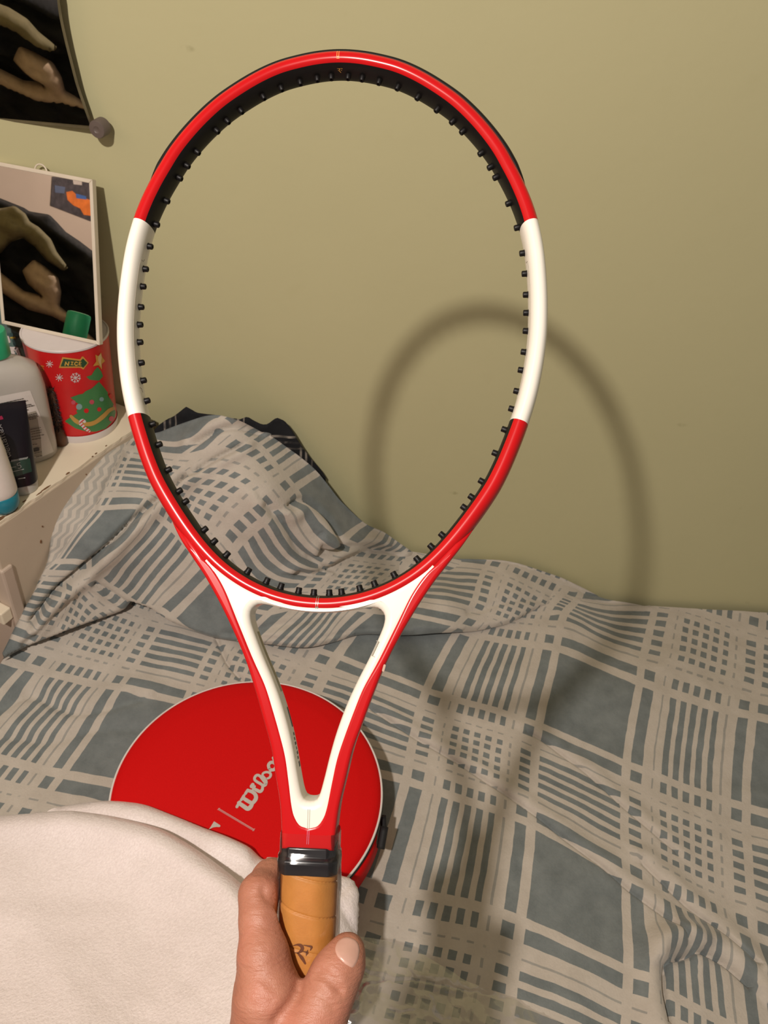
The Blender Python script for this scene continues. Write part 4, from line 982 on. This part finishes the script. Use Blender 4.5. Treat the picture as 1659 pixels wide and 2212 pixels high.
# ---------------------------------------------------------------- clothes and picture that the mirrors show, on the left wall
def refl(px, py):
    q = on_plane(px, py, P2, N2); d = ray(px, py); d = d / np.linalg.norm(d); return q, d - 2 * (d @ N2) * N2
def garment(name, poly, s0, bulge, fold, mat, label, seed, ang=.6, parent=None):
    B = resample(np.array(poly, float), 6.0); G = grid_in(B, 7.0); Q, Fc = cdt(B, G)
    d, _ = seg_dist(Q, B, True); q = np.clip(d / 22.0, 0, 1); R2 = np.array([[math.cos(ang), math.sin(ang)], [-math.sin(ang), math.cos(ang)]]); W = Q @ R2.T
    dep = s0 - bulge * np.sqrt(1 - (1 - q) ** 2) - fold * vnoise(W * [1, 2.6], 60, seed) * q - fold * .4 * vnoise(W * [1, 2.2], 24, seed + 1) * q
    V = []
    for p, s in zip(Q, dep):
        o_, d_ = refl(*p); V.append(o_ + d_ * s)
    o = mesh_obj(name, V, Fc, mat, parent); md = o.modifiers.new('cloth', 'SOLIDIFY'); md.thickness = .003; md.offset = 0
    if label: tag(o, *label)
    return o
cloth = lambda n_, c: simple(n_, c, .9, .12, 90, .3, 700)
garment('black_jacket', [(-260, 300), (-120, 390), (-40, 415), (0, 430), (50, 450), (62, 458), (105, 465), (122, 482), (140, 502), (170, 522), (200, 545), (260, 560), (420, 600), (480, 900), (-260, 950)], .70, .05, .03, cloth('jacket_black', (.008, .008, .010)), ('black jacket heaped on the left wall, seen in both mirrors', 'jacket'), 41)
garment('olive_sweater', [(-120, 440), (-40, 440), (0, 452), (30, 446), (52, 462), (62, 480), (82, 492), (108, 518), (120, 545), (146, 580), (135, 584), (100, 562), (75, 532), (48, 512), (20, 522), (0, 545), (-60, 590), (-120, 560)], .60, .03, .012, cloth('sweater_olive', (.20, .165, .085)), ('olive green sweater lying over the black jacket, seen in the mirrors', 'sweater'), 43)
garment('tan_trousers', [(48, 585), (72, 562), (95, 577), (124, 602), (130, 632), (126, 662), (140, 674), (165, 700), (210, 742), (240, 790), (200, 760), (150, 702), (112, 682), (60, 668), (20, 642), (-40, 600), (-80, 570), (-60, 552), (0, 590), (50, 630), (90, 640), (60, 612)], .59, .03, .014, cloth('trousers_tan', (.46, .33, .23)), ('crumpled tan trousers below the olive sweater, seen in the mirrors', 'trousers'), 47)
# the picture on the wall
def wallpt(px, py, x):
    o_, d_ = refl(px, py); return o_ + d_ * ((x - o_[0]) / d_[0])
XW = -1.35 + .0015
pic = [wallpt(*p, XW) for p in ((112, 381), (192, 391), (196, 478), (108, 444))]
pc_ = mesh_obj('car_picture', pic, [(0, 1, 2, 3)], simple('picture_dark', (.06, .045, .05), .4, .4, 60), smooth=False); tag(pc_, 'small picture of an orange car on the left wall, seen in the mirror', 'picture')
dpic = lambda name, poly, mat, k: mesh_obj(name, [wallpt(*p, XW + .0004 * k) for p in poly], [tuple(range(len(poly)))], mat, pc_, smooth=False)
dpic('orange_car', [(142, 415), (155, 412), (168, 424), (195, 432), (195, 466), (180, 464), (172, 450), (158, 444), (145, 432)], simple('picture_orange', (.70, .16, .02), .4, .2), 1)
dpic('blue_window', [(163, 418), (185, 424), (186, 431), (164, 428)], simple('picture_blue', (.05, .12, .35), .4), 2)
dpic('blue_figure', [(117, 400), (140, 404), (138, 418), (118, 416)], simple('picture_blue_grey', (.10, .12, .20), .4), 2)
dpic('white_patch', [(156, 388), (176, 391), (176, 400), (158, 398)], simple('picture_white', (.55, .45, .4), .4), 2)
# ---------------------------------------------------------------- round racket bag
BC, BR_ = np.array([-.116, .4905]), .161
bag = empty('racket_bag', (BC[0], BC[1], .507)); tag(bag, 'round red racket bag with white piping lying on the blanket', 'bag'); bpy.context.view_layer.update()
def fabric_red(name, col):
    t = NT(name); o = t.n('ShaderNodeTexCoord').outputs['Object']; n1 = t.noise(700, 2, o)
    c = t.mix(t.math('MULTIPLY', n1, .3), tuple(np.array(col)) + (1,), tuple(np.array(col) * .6) + (1,))
    t.bsdf(Base_Color=c, Roughness=.62, Normal=t.bump(n1, .25, .0006), Specular_IOR_Level=.15); return t.m
m_bag = fabric_red('bag_red_cloth', (.66, .003, .004)); m_bagblk = simple('bag_black_web', (.010, .009, .009), .7, .1)
NB = 128; TOPZ = .063
def bag_r(a): return BR_ * (1 + .012 * math.cos(2 * (a - 3.6)))
rp = [(1.0, TOPZ), (.985, TOPZ + .0035), (.96, TOPZ + .0055), (.92, TOPZ + .0075), (.87, TOPZ + .0085), (.845, TOPZ + .0095), (.80, TOPZ + .0105), (.6, TOPZ + .0115), (.4, TOPZ + .012), (.2, TOPZ + .012), (.03, TOPZ + .012)]
def ringmesh(prof, close_top=False):
    V, Fc = [], []
    for s, z in prof:
        for k in range(NB): a = 2 * math.pi * k / NB; r = bag_r(a) * s; V.append((r * math.cos(a), r * math.sin(a), z))
    for i in range(len(prof) - 1):
        for k in range(NB): Fc.append((i * NB + k, i * NB + (k + 1) % NB, (i + 1) * NB + (k + 1) % NB, (i + 1) * NB + k))
    if close_top: Fc.append(tuple((len(prof) - 1) * NB + k for k in range(NB)))
    return V, Fc
face = mesh_obj('bag_face', *ringmesh(rp, True), m_bag, bag)
mesh_obj('bag_gusset', *ringmesh([(.985, .004), (.999, .010), (1.004, .034), (1.003, .050), (1.0, TOPZ)]), m_bag, bag)
mesh_obj('zip_tape', *ringmesh([(1.003, .026), (1.010, .027), (1.011, .032), (1.010, .037), (1.003, .038)]), m_bagblk, bag)
mesh_obj('bag_underside', *ringmesh([(.985, .004), (.95, .002), (.4, .0015), (.03, .0015)], True), m_bagblk, bag)
pth = [(bag_r(a) * 1.003 * math.cos(a), bag_r(a) * 1.003 * math.sin(a), TOPZ) for a in np.linspace(0, 2 * math.pi, 160, endpoint=False)]
mesh_obj('white_piping', *tube(pth, .0015, 8, True), simple('piping_white', (.70, .66, .62), .5), bag)
pth = [(bag_r(a) * 1.006 * math.cos(a), bag_r(a) * 1.006 * math.sin(a), TOPZ - .0042) for a in np.linspace(0, 2 * math.pi, 160, endpoint=False)]
mesh_obj('black_binding', *tube(pth, .0020, 8, True), m_bagblk, bag)
# flap pocket edge and zip pull on the right side
V, Fc = [], []; an = np.linspace(math.radians(-52), math.radians(-8), 30)
for a in an:
    w = math.sin(math.pi * (a - an[0]) / (an[-1] - an[0])) ** .5
    for s, z in ((1.006, .012), (1.045 * 1 if w > .2 else 1.02, .014), (1.006 + .042 * w, .030), (1.006 + .040 * w, .046), (1.006 + .012 * w, .056), (1.003, .056)):
        V.append((bag_r(a) * s * math.cos(a), bag_r(a) * s * math.sin(a), z))
for i in range(len(an) - 1):
    for k in range(6): Fc.append((i * 6 + k, i * 6 + (k + 1) % 6, (i + 1) * 6 + (k + 1) % 6, (i + 1) * 6 + k))
Fc += [tuple(range(6)), tuple((len(an) - 1) * 6 + k for k in range(5, -1, -1))]
mesh_obj('side_pocket', V, Fc, m_bag, bag)
pz = []
for a0, a1, r0, r1, w in ((-.02, -.10, 1.03, 1.06, .004), (-.10, -.22, 1.055, 1.07, .005)):
    p0 = (bag_r(a0) * r0 * math.cos(a0), bag_r(a0) * r0 * math.sin(a0), .05); p1 = (bag_r(a1) * r1 * math.cos(a1), bag_r(a1) * r1 * math.sin(a1), .036)
    pz.append(tube(np.linspace(p0, p1, 6), w, 8))
V, Fc, _ = join(pz); mesh_obj('zip_pull', V, Fc, m_bagblk, bag)
fb = bvh_of(face); WO, WS = (440, 1560), .13564
m_script = simple('script_silver', (.52, .47, .43), .45)
dw = lambda name, shapes, mat, off=.0005: decal(name, shapes, fb, mat, bag, off, 3.0, WO, WS)
dw('script_lettering', [
    ('s', [(528, 1352), (574, 1272)], 46), ('s', [(560, 1290), (640, 1345), (700, 1382), (748, 1350), (775, 1295)], [60, 66, 70, 66, 58]),
    ('s', [(600, 1240), (642, 1172)], 44), ('s', [(630, 1212), (700, 1258), (768, 1290), (812, 1256), (834, 1205), (818, 1150), (770, 1112), (706, 1092)], [56, 62, 60, 60, 66, 62, 58, 52]), ('s', [(664, 1142), (704, 1084)], 44),
    ('s', [(792, 1058), (850, 1090), (898, 1108), (932, 1078), (938, 1030)], [46, 52, 54, 48, 42]), ('s', [(784, 1078), (814, 1026)], 34), ('s', [(762, 1028), (782, 1000)], 58),
    ('s', [(940, 1030), (985, 1000), (1000, 962)], [40, 46, 40]), ('s', [(990, 985), (935, 910), (895, 862), (850, 848), (815, 880), (812, 922), (850, 955), (905, 985), (945, 1010), (985, 985)], [42, 46, 46, 44, 44, 44, 44, 46, 46, 42]),
    ('s', [(1000, 962), (990, 920), (955, 880), (935, 845), (960, 810), (1010, 800), (1055, 815), (1068, 850), (1045, 890), (1005, 905)], [36, 40, 40, 36, 36, 38, 42, 42, 38, 30]),
    ('s', [(1052, 800), (1072, 775)], 30), ('s', [(1040, 740), (1032, 690), (1062, 650), (1110, 648), (1146, 680), (1148, 725), (1115, 762), (1070, 764), (1042, 742)], 50, 40),
    ('s', [(1128, 648), (1115, 600), (1108, 575)], 40), ('s', [(1108, 575), (1160, 610), (1215, 640)], 48), ('s', [(1150, 560), (1165, 515), (1210, 505), (1250, 540), (1290, 560), (1320, 520)], 46)], m_script)
dw('stitched_bar', [('s', [(240, 1392), (795, 1722)], 30, 12)], simple('bar_pink', (.55, .16, .16), .5))
dw('bar_edge', [('s', [(236, 1374), (806, 1712)], 7, 12), ('s', [(222, 1400), (258, 1375)], 8, 4), ('s', [(782, 1738), (815, 1700)], 8, 4)], simple('bar_pale', (.60, .30, .28), .5), .0007)
dw('serif_monogram', [[(165, 1583), (272, 1650), (255, 1676), (205, 1672), (150, 1680), (110, 1700), (60, 1745), (20, 1800), (-40, 1860), (-60, 1850), (60, 1735), (105, 1680)], ('s', [(-20, 1840), (-160, 2060)], [20, 60]), ('s', [(20, 1800), (150, 1880)], [20, 30])], m_script, .0006)

# ---------------------------------------------------------------- white packing foam
t = NT('packing_foam'); o = t.n('ShaderNodeTexCoord').outputs['Object']
nf = t.noise(420, 3, o, .6); n2 = t.noise(160, 3, o)
c = t.ramp(nf, [(.35, (.80, .71, .69, 1)), (.68, (.90, .81, .79, 1))])
t.bsdf(Base_Color=c, Roughness=.36, Subsurface_Weight=.0, Normal=t.bump(nf, .6, .0012, t.bump(n2, .25, .002)), Specular_IOR_Level=.5, Sheen_Weight=.1); m_foam = t.m
foam = empty('foam_sleeve', (-.2, .38, .57)); tag(foam, 'white packing foam sleeve lying across the red bag and behind the handle', 'packing foam'); bpy.context.view_layer.update()
back = spline([(120, 1737), (150, 1733), (177, 1730), (219, 1727), (262, 1729), (304, 1736), (354, 1755), (422, 1781), (485, 1802), (532, 1822), (550, 1836), (560, 1841), (574, 1838), (608, 1841), (660, 1850), (735, 1874), (762, 1882), (776, 1894), (786, 1918), (789, 1950), (790, 2000), (789, 2040), (784, 2085), (775, 2150)], 150)
dF = [(120, 1737, 't', .895), (219, 1727, 't', .888), (354, 1755, 't', .872), (485, 1802, 't', .850), (555, 1842, 't', .838), (608, 1841, 't', .832), (735, 1875, 't', .815), (788, 1920, 't', .80), (789, 2000, 't', .78), (780, 2150, 't', .74), (700, 2000, 't', .75), (600, 1900, 't', .805), (600, 2050, 't', .725),
      (450, 1830, 't', .845), (350, 1850, 't', .850), (300, 2000, 't', .79), (500, 1950, 't', .80), (560, 2230, 't', .68), (300, 2300, 't', .68), (200, 1780, 't', .878)]
def dispB(Q):
    d, _ = seg_dist(Q, back); q = np.clip(1 - d / 34, 0, 1)
    h = .003 * vnoise(Q, 120, 51) + .0012 * vnoise(Q, 40, 52) - .016 * (1 - np.sqrt(np.clip(1 - q * q, 0, 1)))
    h += pc(Q, PC([(548, 1830), (556, 1860), (548, 1900), (560, 1950)]), .010, 10) + pc(Q, PC([(740, 1960), (765, 2000), (785, 2035)]), .003, 8) + pc(Q, PC([(735, 1925), (760, 1905), (780, 1900)]), .003, 7)
    return h
def fsheet(name, poly, depth, disp, skirtsel, step=8.0):
    o = psheet(name, poly, depth, disp, None, None, step, m_foam, None, (skirtsel, [(.004, .004), (.006, .012), (.006, .03)]))
    o.parent = foam; o.matrix_parent_inverse = foam.matrix_world.inverted(); return o
onb = lambda p: seg_dist(np.array([p]), back)[0][0] < 3
fsheet('back_layer', np.vstack([back, [(700, 2230), (600, 2330), (100, 2330), (60, 1900), (70, 1780)]]), dF, dispB, onb)
front = spline([(-40, 1752), (0, 1746), (84, 1741), (139, 1740), (177, 1744), (220, 1751), (262, 1760), (300, 1769), (338, 1781), (370, 1797), (401, 1815), (434, 1836), (464, 1857), (497, 1882), (523, 1904), (552, 1935), (575, 1975), (590, 2040), (600, 2120), (605, 2230)], 150)
dG = [(-40, 1752, 't', .875), (84, 1741, 't', .868), (262, 1760, 't', .846), (401, 1815, 't', .815), (523, 1904, 't', .77), (590, 2050, 't', .69), (600, 2220, 't', .62), (0, 2000, 't', .76), (0, 2330, 't', .61), (300, 1950, 't', .78), (300, 2200, 't', .66), (500, 2060, 't', .70), (500, 2330, 't', .59), (150, 1850, 't', .825)]
def dispF(Q):
    d, _ = seg_dist(Q, front); q = np.clip(1 - d / 44, 0, 1)
    return .0035 * vnoise(Q, 160, 61) + .001 * vnoise(Q, 45, 62) - .020 * (1 - np.sqrt(np.clip(1 - q * q, 0, 1))) + .003 * np.exp(-((d - 40) / 26) ** 2)
fsheet('front_layer', np.vstack([front, [(600, 2330), (-60, 2330), (-60, 1900)]]), dG, dispF, lambda p: seg_dist(np.array([p]), front)[0][0] < 3)
# ---------------------------------------------------------------- clear plastic wrap
edgeP = spline([(700, 2018), (760, 2026), (800, 2033), (850, 2047), (900, 2066), (940, 2084), (980, 2102), (1030, 2126), (1080, 2148), (1130, 2170), (1190, 2196), (1260, 2228)], 80)
dP = [(775, 2035, 'Z', .545), (900, 2066, 'Z', .528), (1080, 2150, 'Z', .522), (1240, 2220, 'Z', .518), (800, 2200, 'Z', .575), (700, 2100, 'Z', .57), (1000, 2250, 'Z', .545), (700, 2330, 'Z', .58), (1200, 2330, 'Z', .53)]
def dispP(Q):
    r = np.abs(vnoise(Q * [1, 1.6], 120, 71)); r2 = np.abs(vnoise(Q + 500, 47, 72)); r3 = np.abs(vnoise(Q * [1.5, 1] + 900, 23, 73))
    return .008 * vnoise(Q, 150, 70) + .006 * (1 - r) ** 3 + .0030 * (1 - r2) ** 3 + .0014 * (1 - r3) ** 3
wr = psheet('plastic_wrap', np.vstack([edgeP, [(1260, 2330), (660, 2330), (660, 2060)]]), dP, dispP, None, None, 7.0, film_mat('clear_wrap', .10, (.88, .87, .87, 1), .16, .11, 40, .35, .6, .36), None)
tag(wr, 'crumpled clear plastic wrap on the blanket right of the thumb', 'plastic wrap')
# ---------------------------------------------------------------- the left hand holding the grip
def caps(P, a, b, ra, rb):
    a = np.asarray(a, np.float32); b = np.asarray(b, np.float32); d = b - a
    t = np.clip(((P - a) @ d) / float(d @ d), 0, 1)
    return np.linalg.norm(P - (a + t[..., None] * d), axis=-1) - (ra + (rb - ra) * t)
def smin(a, b, k):
    h = np.clip(.5 + .5 * (b - a) / k, 0, 1); return b + (a - b) * h - k * h * (1 - h)
def surface_nets(D, lo, h):
    nx, ny, nz = D.shape; S = D < 0
    c = [S[i:nx - 1 + i, j:ny - 1 + j, k:nz - 1 + k] for i in (0, 1) for j in (0, 1) for k in (0, 1)]
    act = np.logical_or.reduce(c) & ~np.logical_and.reduce(c)
    idx = np.full(act.shape, -1, np.int64); ii = np.argwhere(act); idx[act] = np.arange(len(ii))
    acc = np.zeros((len(ii), 3)); cnt = np.zeros(len(ii))
    cor = [(i, j, k) for i in (0, 1) for j in (0, 1) for k in (0, 1)]
    val = {q: D[ii[:, 0] + q[0], ii[:, 1] + q[1], ii[:, 2] + q[2]] for q in cor}
    for a in cor:
        for b in cor:
            if sum(abs(np.array(a) - b)) == 1 and a < b:
                m = (val[a] < 0) != (val[b] < 0); t = np.where(m, val[a] / (val[a] - val[b] + 1e-12), 0)
                acc += m[:, None] * (np.array(a) + t[:, None] * (np.array(b) - np.array(a))); cnt += m
    V = np.asarray(lo, float) + h * (ii + acc / cnt[:, None]); Fc = []
    for ax in range(3):
        u, w = (ax + 1) % 3, (ax + 2) % 3
        sl0 = [slice(1, n - 1) for n in D.shape]; sl0[ax] = slice(0, D.shape[ax] - 1); sl1 = list(sl0); sl1[ax] = slice(1, D.shape[ax])
        A, B = S[tuple(sl0)], S[tuple(sl1)]; e = np.argwhere(A != B)
        if not len(e): continue
        off = np.ones(3, int); off[ax] = 0; e = e + off; pos = S[e[:, 0], e[:, 1], e[:, 2]]
        du = np.zeros(3, int); du[u] = 1; dw_ = np.zeros(3, int); dw_[w] = 1
        q = [idx[tuple((e - x).T)] for x in (du + dw_, dw_, np.zeros(3, int), du)]
        Q = np.stack(q, 1); Q[~pos] = Q[~pos][:, ::-1]; Fc.append(Q)
    return V, np.vstack(Fc)
pt = lambda px, py, z: loc(px, py, z)
chains = {
    'index': [(pt(580, 2240, 20), 21.5), (pt(578, 2152, 24), 17.6), (pt(569, 2068, 20), 13.4), (pt(561, 1985, 11), 10.8), (pt(560, 1932, 3), 11.0), (pt(585, 1898, -13), 10.4), (pt(640, 1890, -24), 9.6), (pt(688, 1897, -25), 8.2)],
    'thumb': [(pt(640, 2330, 26), 24), (pt(674, 2228, 30), 16.2), (pt(704, 2157, 26), 13.2), (pt(724, 2108, 23), 12.6), (pt(742, 2078, 19.5), 10.8), (pt(752, 2052, 16), 8.8)],
    'middle': [(pt(575, 2260, -16), 17), (pt(590, 2190, -30), 11.5), (pt(650, 2165, -25.5), 10), (pt(712, 2180, -22), 8.5)],
    'ring': [(pt(585, 2330, -18), 15), (pt(590, 2270, -32), 11), (pt(655, 2245, -25), 9.6), (pt(716, 2260, -18), 8.2)],
    'little': [(pt(600, 2400, -14), 13), (pt(598, 2350, -30), 10), (pt(660, 2325, -24), 8.6), (pt(712, 2335, -17), 7.4)],
}
wrist = np.array([-30., -492., 18.]); elbow = np.array([-110., -720., 95.])
palm = [(pt(585, 2235, -2), 21, pt(600, 2390, 0), 24), (pt(640, 2330, 22), 24, pt(620, 2420, 14), 26), (pt(570, 2260, -14), 19, wrist, 25), (pt(600, 2390, 0), 25, wrist, 27), (pt(640, 2330, 22), 23, wrist, 25), (wrist, 27, elbow, 36), (pt(600, 2290, 20), 17, pt(650, 2320, 26), 19)]
lo = np.array([-165., -760., -66.]); hi = np.array([52., -298., 140.]); hs = 1.75
nn = np.ceil((hi - lo) / hs).astype(int)
gx = [lo[i] + hs * np.arange(nn[i]) for i in range(3)]
P = np.stack(np.meshgrid(*gx, indexing='ij'), -1).astype(np.float32)
def chain_sdf(c, k=4.0):
    D = None
    for (a, ra), (b, rb) in zip(c[:-1], c[1:]):
        d = caps(P, a, b, ra, rb); D = d if D is None else smin(D, d, k)
    return D
D = None
for a, ra, b, rb in palm:
    d = caps(P, a, b, ra, rb); D = d if D is None else smin(D, d, 12)
D = smin(D, chain_sdf(chains['index']), 8)
D = smin(D, chain_sdf(chains['thumb'], 5), 4)
for f_ in ('middle', 'ring', 'little'): D = smin(D, chain_sdf(chains[f_]), 3.5)
# the flesh does not enter the handle
q = np.abs(P[..., [0, 2]] - 0) - np.array([16.4, 13.9], np.float32)
box_d = np.linalg.norm(np.maximum(q, 0), axis=-1) + np.minimum(q.max(-1), 0)
box_d = np.maximum(box_d, np.maximum(P[..., 1] - (-300), -510 - P[..., 1]))
D = np.maximum(D, -box_d)
V, Fc = surface_nets(D, lo, hs)
# light smoothing and creases
nb = np.zeros((len(V), 3)); ct_ = np.zeros(len(V))
for it in range(3):
    nb[:] = 0; ct_[:] = 0
    for k in range(4):
        a, b = Fc[:, k], Fc[:, (k + 1) % 4]; np.add.at(nb, a, V[b]); np.add.at(nb, b, V[a]); np.add.at(ct_, a, 1); np.add.at(ct_, b, 1)
    V = V * .5 + .5 * nb / ct_[:, None]
fn = np.cross(V[Fc[:, 2]] - V[Fc[:, 0]], V[Fc[:, 3]] - V[Fc[:, 1]]); vn = np.zeros_like(V)
for k in range(4): np.add.at(vn, Fc[:, k], fn)
vn /= np.linalg.norm(vn, axis=1)[:, None] + 1e-9
def toloc(pts, z): return np.array([loc(x, y, z)[:2] for x, y in pts])
for line, z, dep, w in [([(690, 2090), (702, 2092), (716, 2099), (730, 2111), (742, 2126)], 30, 1.0, 1.0), ([(682, 2100), (700, 2106), (718, 2116), (733, 2132)], 32, .9, 1.1), ([(700, 2084), (718, 2090), (736, 2102)], 30, .45, .8),
                        ([(664, 2128), (684, 2132), (706, 2146), (722, 2164)], 34, .4, 1.2), ([(604, 1942), (590, 1935), (578, 1925), (572, 1915)], 8, 1.1, 1.3), ([(604, 2182), (618, 2168), (634, 2152), (644, 2138)], 30, 1.6, 1.8),
                        ([(515, 2070), (545, 2062), (590, 2070), (612, 2090)], 14, .5, 1.6), ([(508, 2090), (540, 2085), (580, 2094), (606, 2110)], 15, .4, 1.6), ([(500, 2112), (535, 2108), (575, 2118)], 16, .4, 1.8), ([(530, 1985), (560, 1978), (592, 1986)], 12, .25, 1.2)]:
    d, _ = seg_dist(V[:, :2], spline(toloc(line, z), 24)); m = (vn[:, 2] > .15) * 1.35 * dep * np.exp(-(d / (1.45 * w)) ** 2)
    V = V - vn * m[:, None]
t = NT('skin'); o = t.n('ShaderNodeTexCoord').outputs['Object']
n1, n2, n3 = t.noise(28, 4, o), t.noise(160, 3, o), t.noise(750, 3, o)
c = t.ramp(n1, [(.28, (.36, .140, .085, 1)), (.52, (.45, .195, .125, 1)), (.72, (.49, .19, .125, 1))])
c = t.mix(t.math('MULTIPLY', n2, .25), c, (.30, .095, .055, 1))
mp = t.n('ShaderNodeMapping', Vector=o, Scale=(160, 620, 200)); wv = t.n('ShaderNodeTexNoise', Vector=mp.outputs[0], Scale=1.0, Detail=3.0)
vo = t.n('ShaderNodeTexVoronoi', Vector=o, Scale=1500.0)
b = t.bump(vo.outputs['Distance'], .22, .0005, t.bump(wv.outputs[0], .6, .0010, t.bump(n2, .22, .0012)))
t.bsdf(Base_Color=c, Roughness=.50, Normal=b, Subsurface_Weight=.12, Subsurface_Radius=(.006, .002, .001), Subsurface_Scale=.6); m_skin = t.m
hand = mesh_obj('hand', mm(V), Fc, m_skin); hand.matrix_world = RM
tag(hand, 'left hand and forearm of a person gripping the racket handle, thumb forward', 'hand')
bpy.context.view_layer.update()
# thumb nail: a curved plate set on the tip
hb = bvh_of(hand)
nl = spline([(748, 2023), (736, 2027), (727, 2036), (723, 2050), (727, 2064), (738, 2077), (751, 2087), (762, 2091), (770, 2083), (776, 2068), (778, 2050), (773, 2034), (762, 2026)], 60, True)
Gn = grid_in(nl, 3.0); Q, fq = cdt(nl, Gn); Vn = []
dn, _ = seg_dist(Q, nl, True)
for p, d_ in zip(Q, dn):
    r = ray(*p); h_ = hb.ray_cast(Vector(CAM), Vector(r).normalized())
    if h_[0] is None: Vn.append(np.array(at_depth(*p, .44))); continue
    Vn.append(np.array(h_[0] + h_[1] * (.00075 * min(1, d_ / 4.0) - .0002)))
Mi = np.linalg.inv(np.array(RM)); Vn = np.array(Vn) @ Mi[:3, :3].T + Mi[:3, 3]
t = NT('nail'); t.bsdf(Base_Color=t.ramp(t.noise(60), [(.3, (.50, .285, .215, 1)), (.7, (.56, .33, .26, 1))]), Roughness=.32); 
nail = mesh_obj('thumbnail', Vn, fq, t.m, hand)
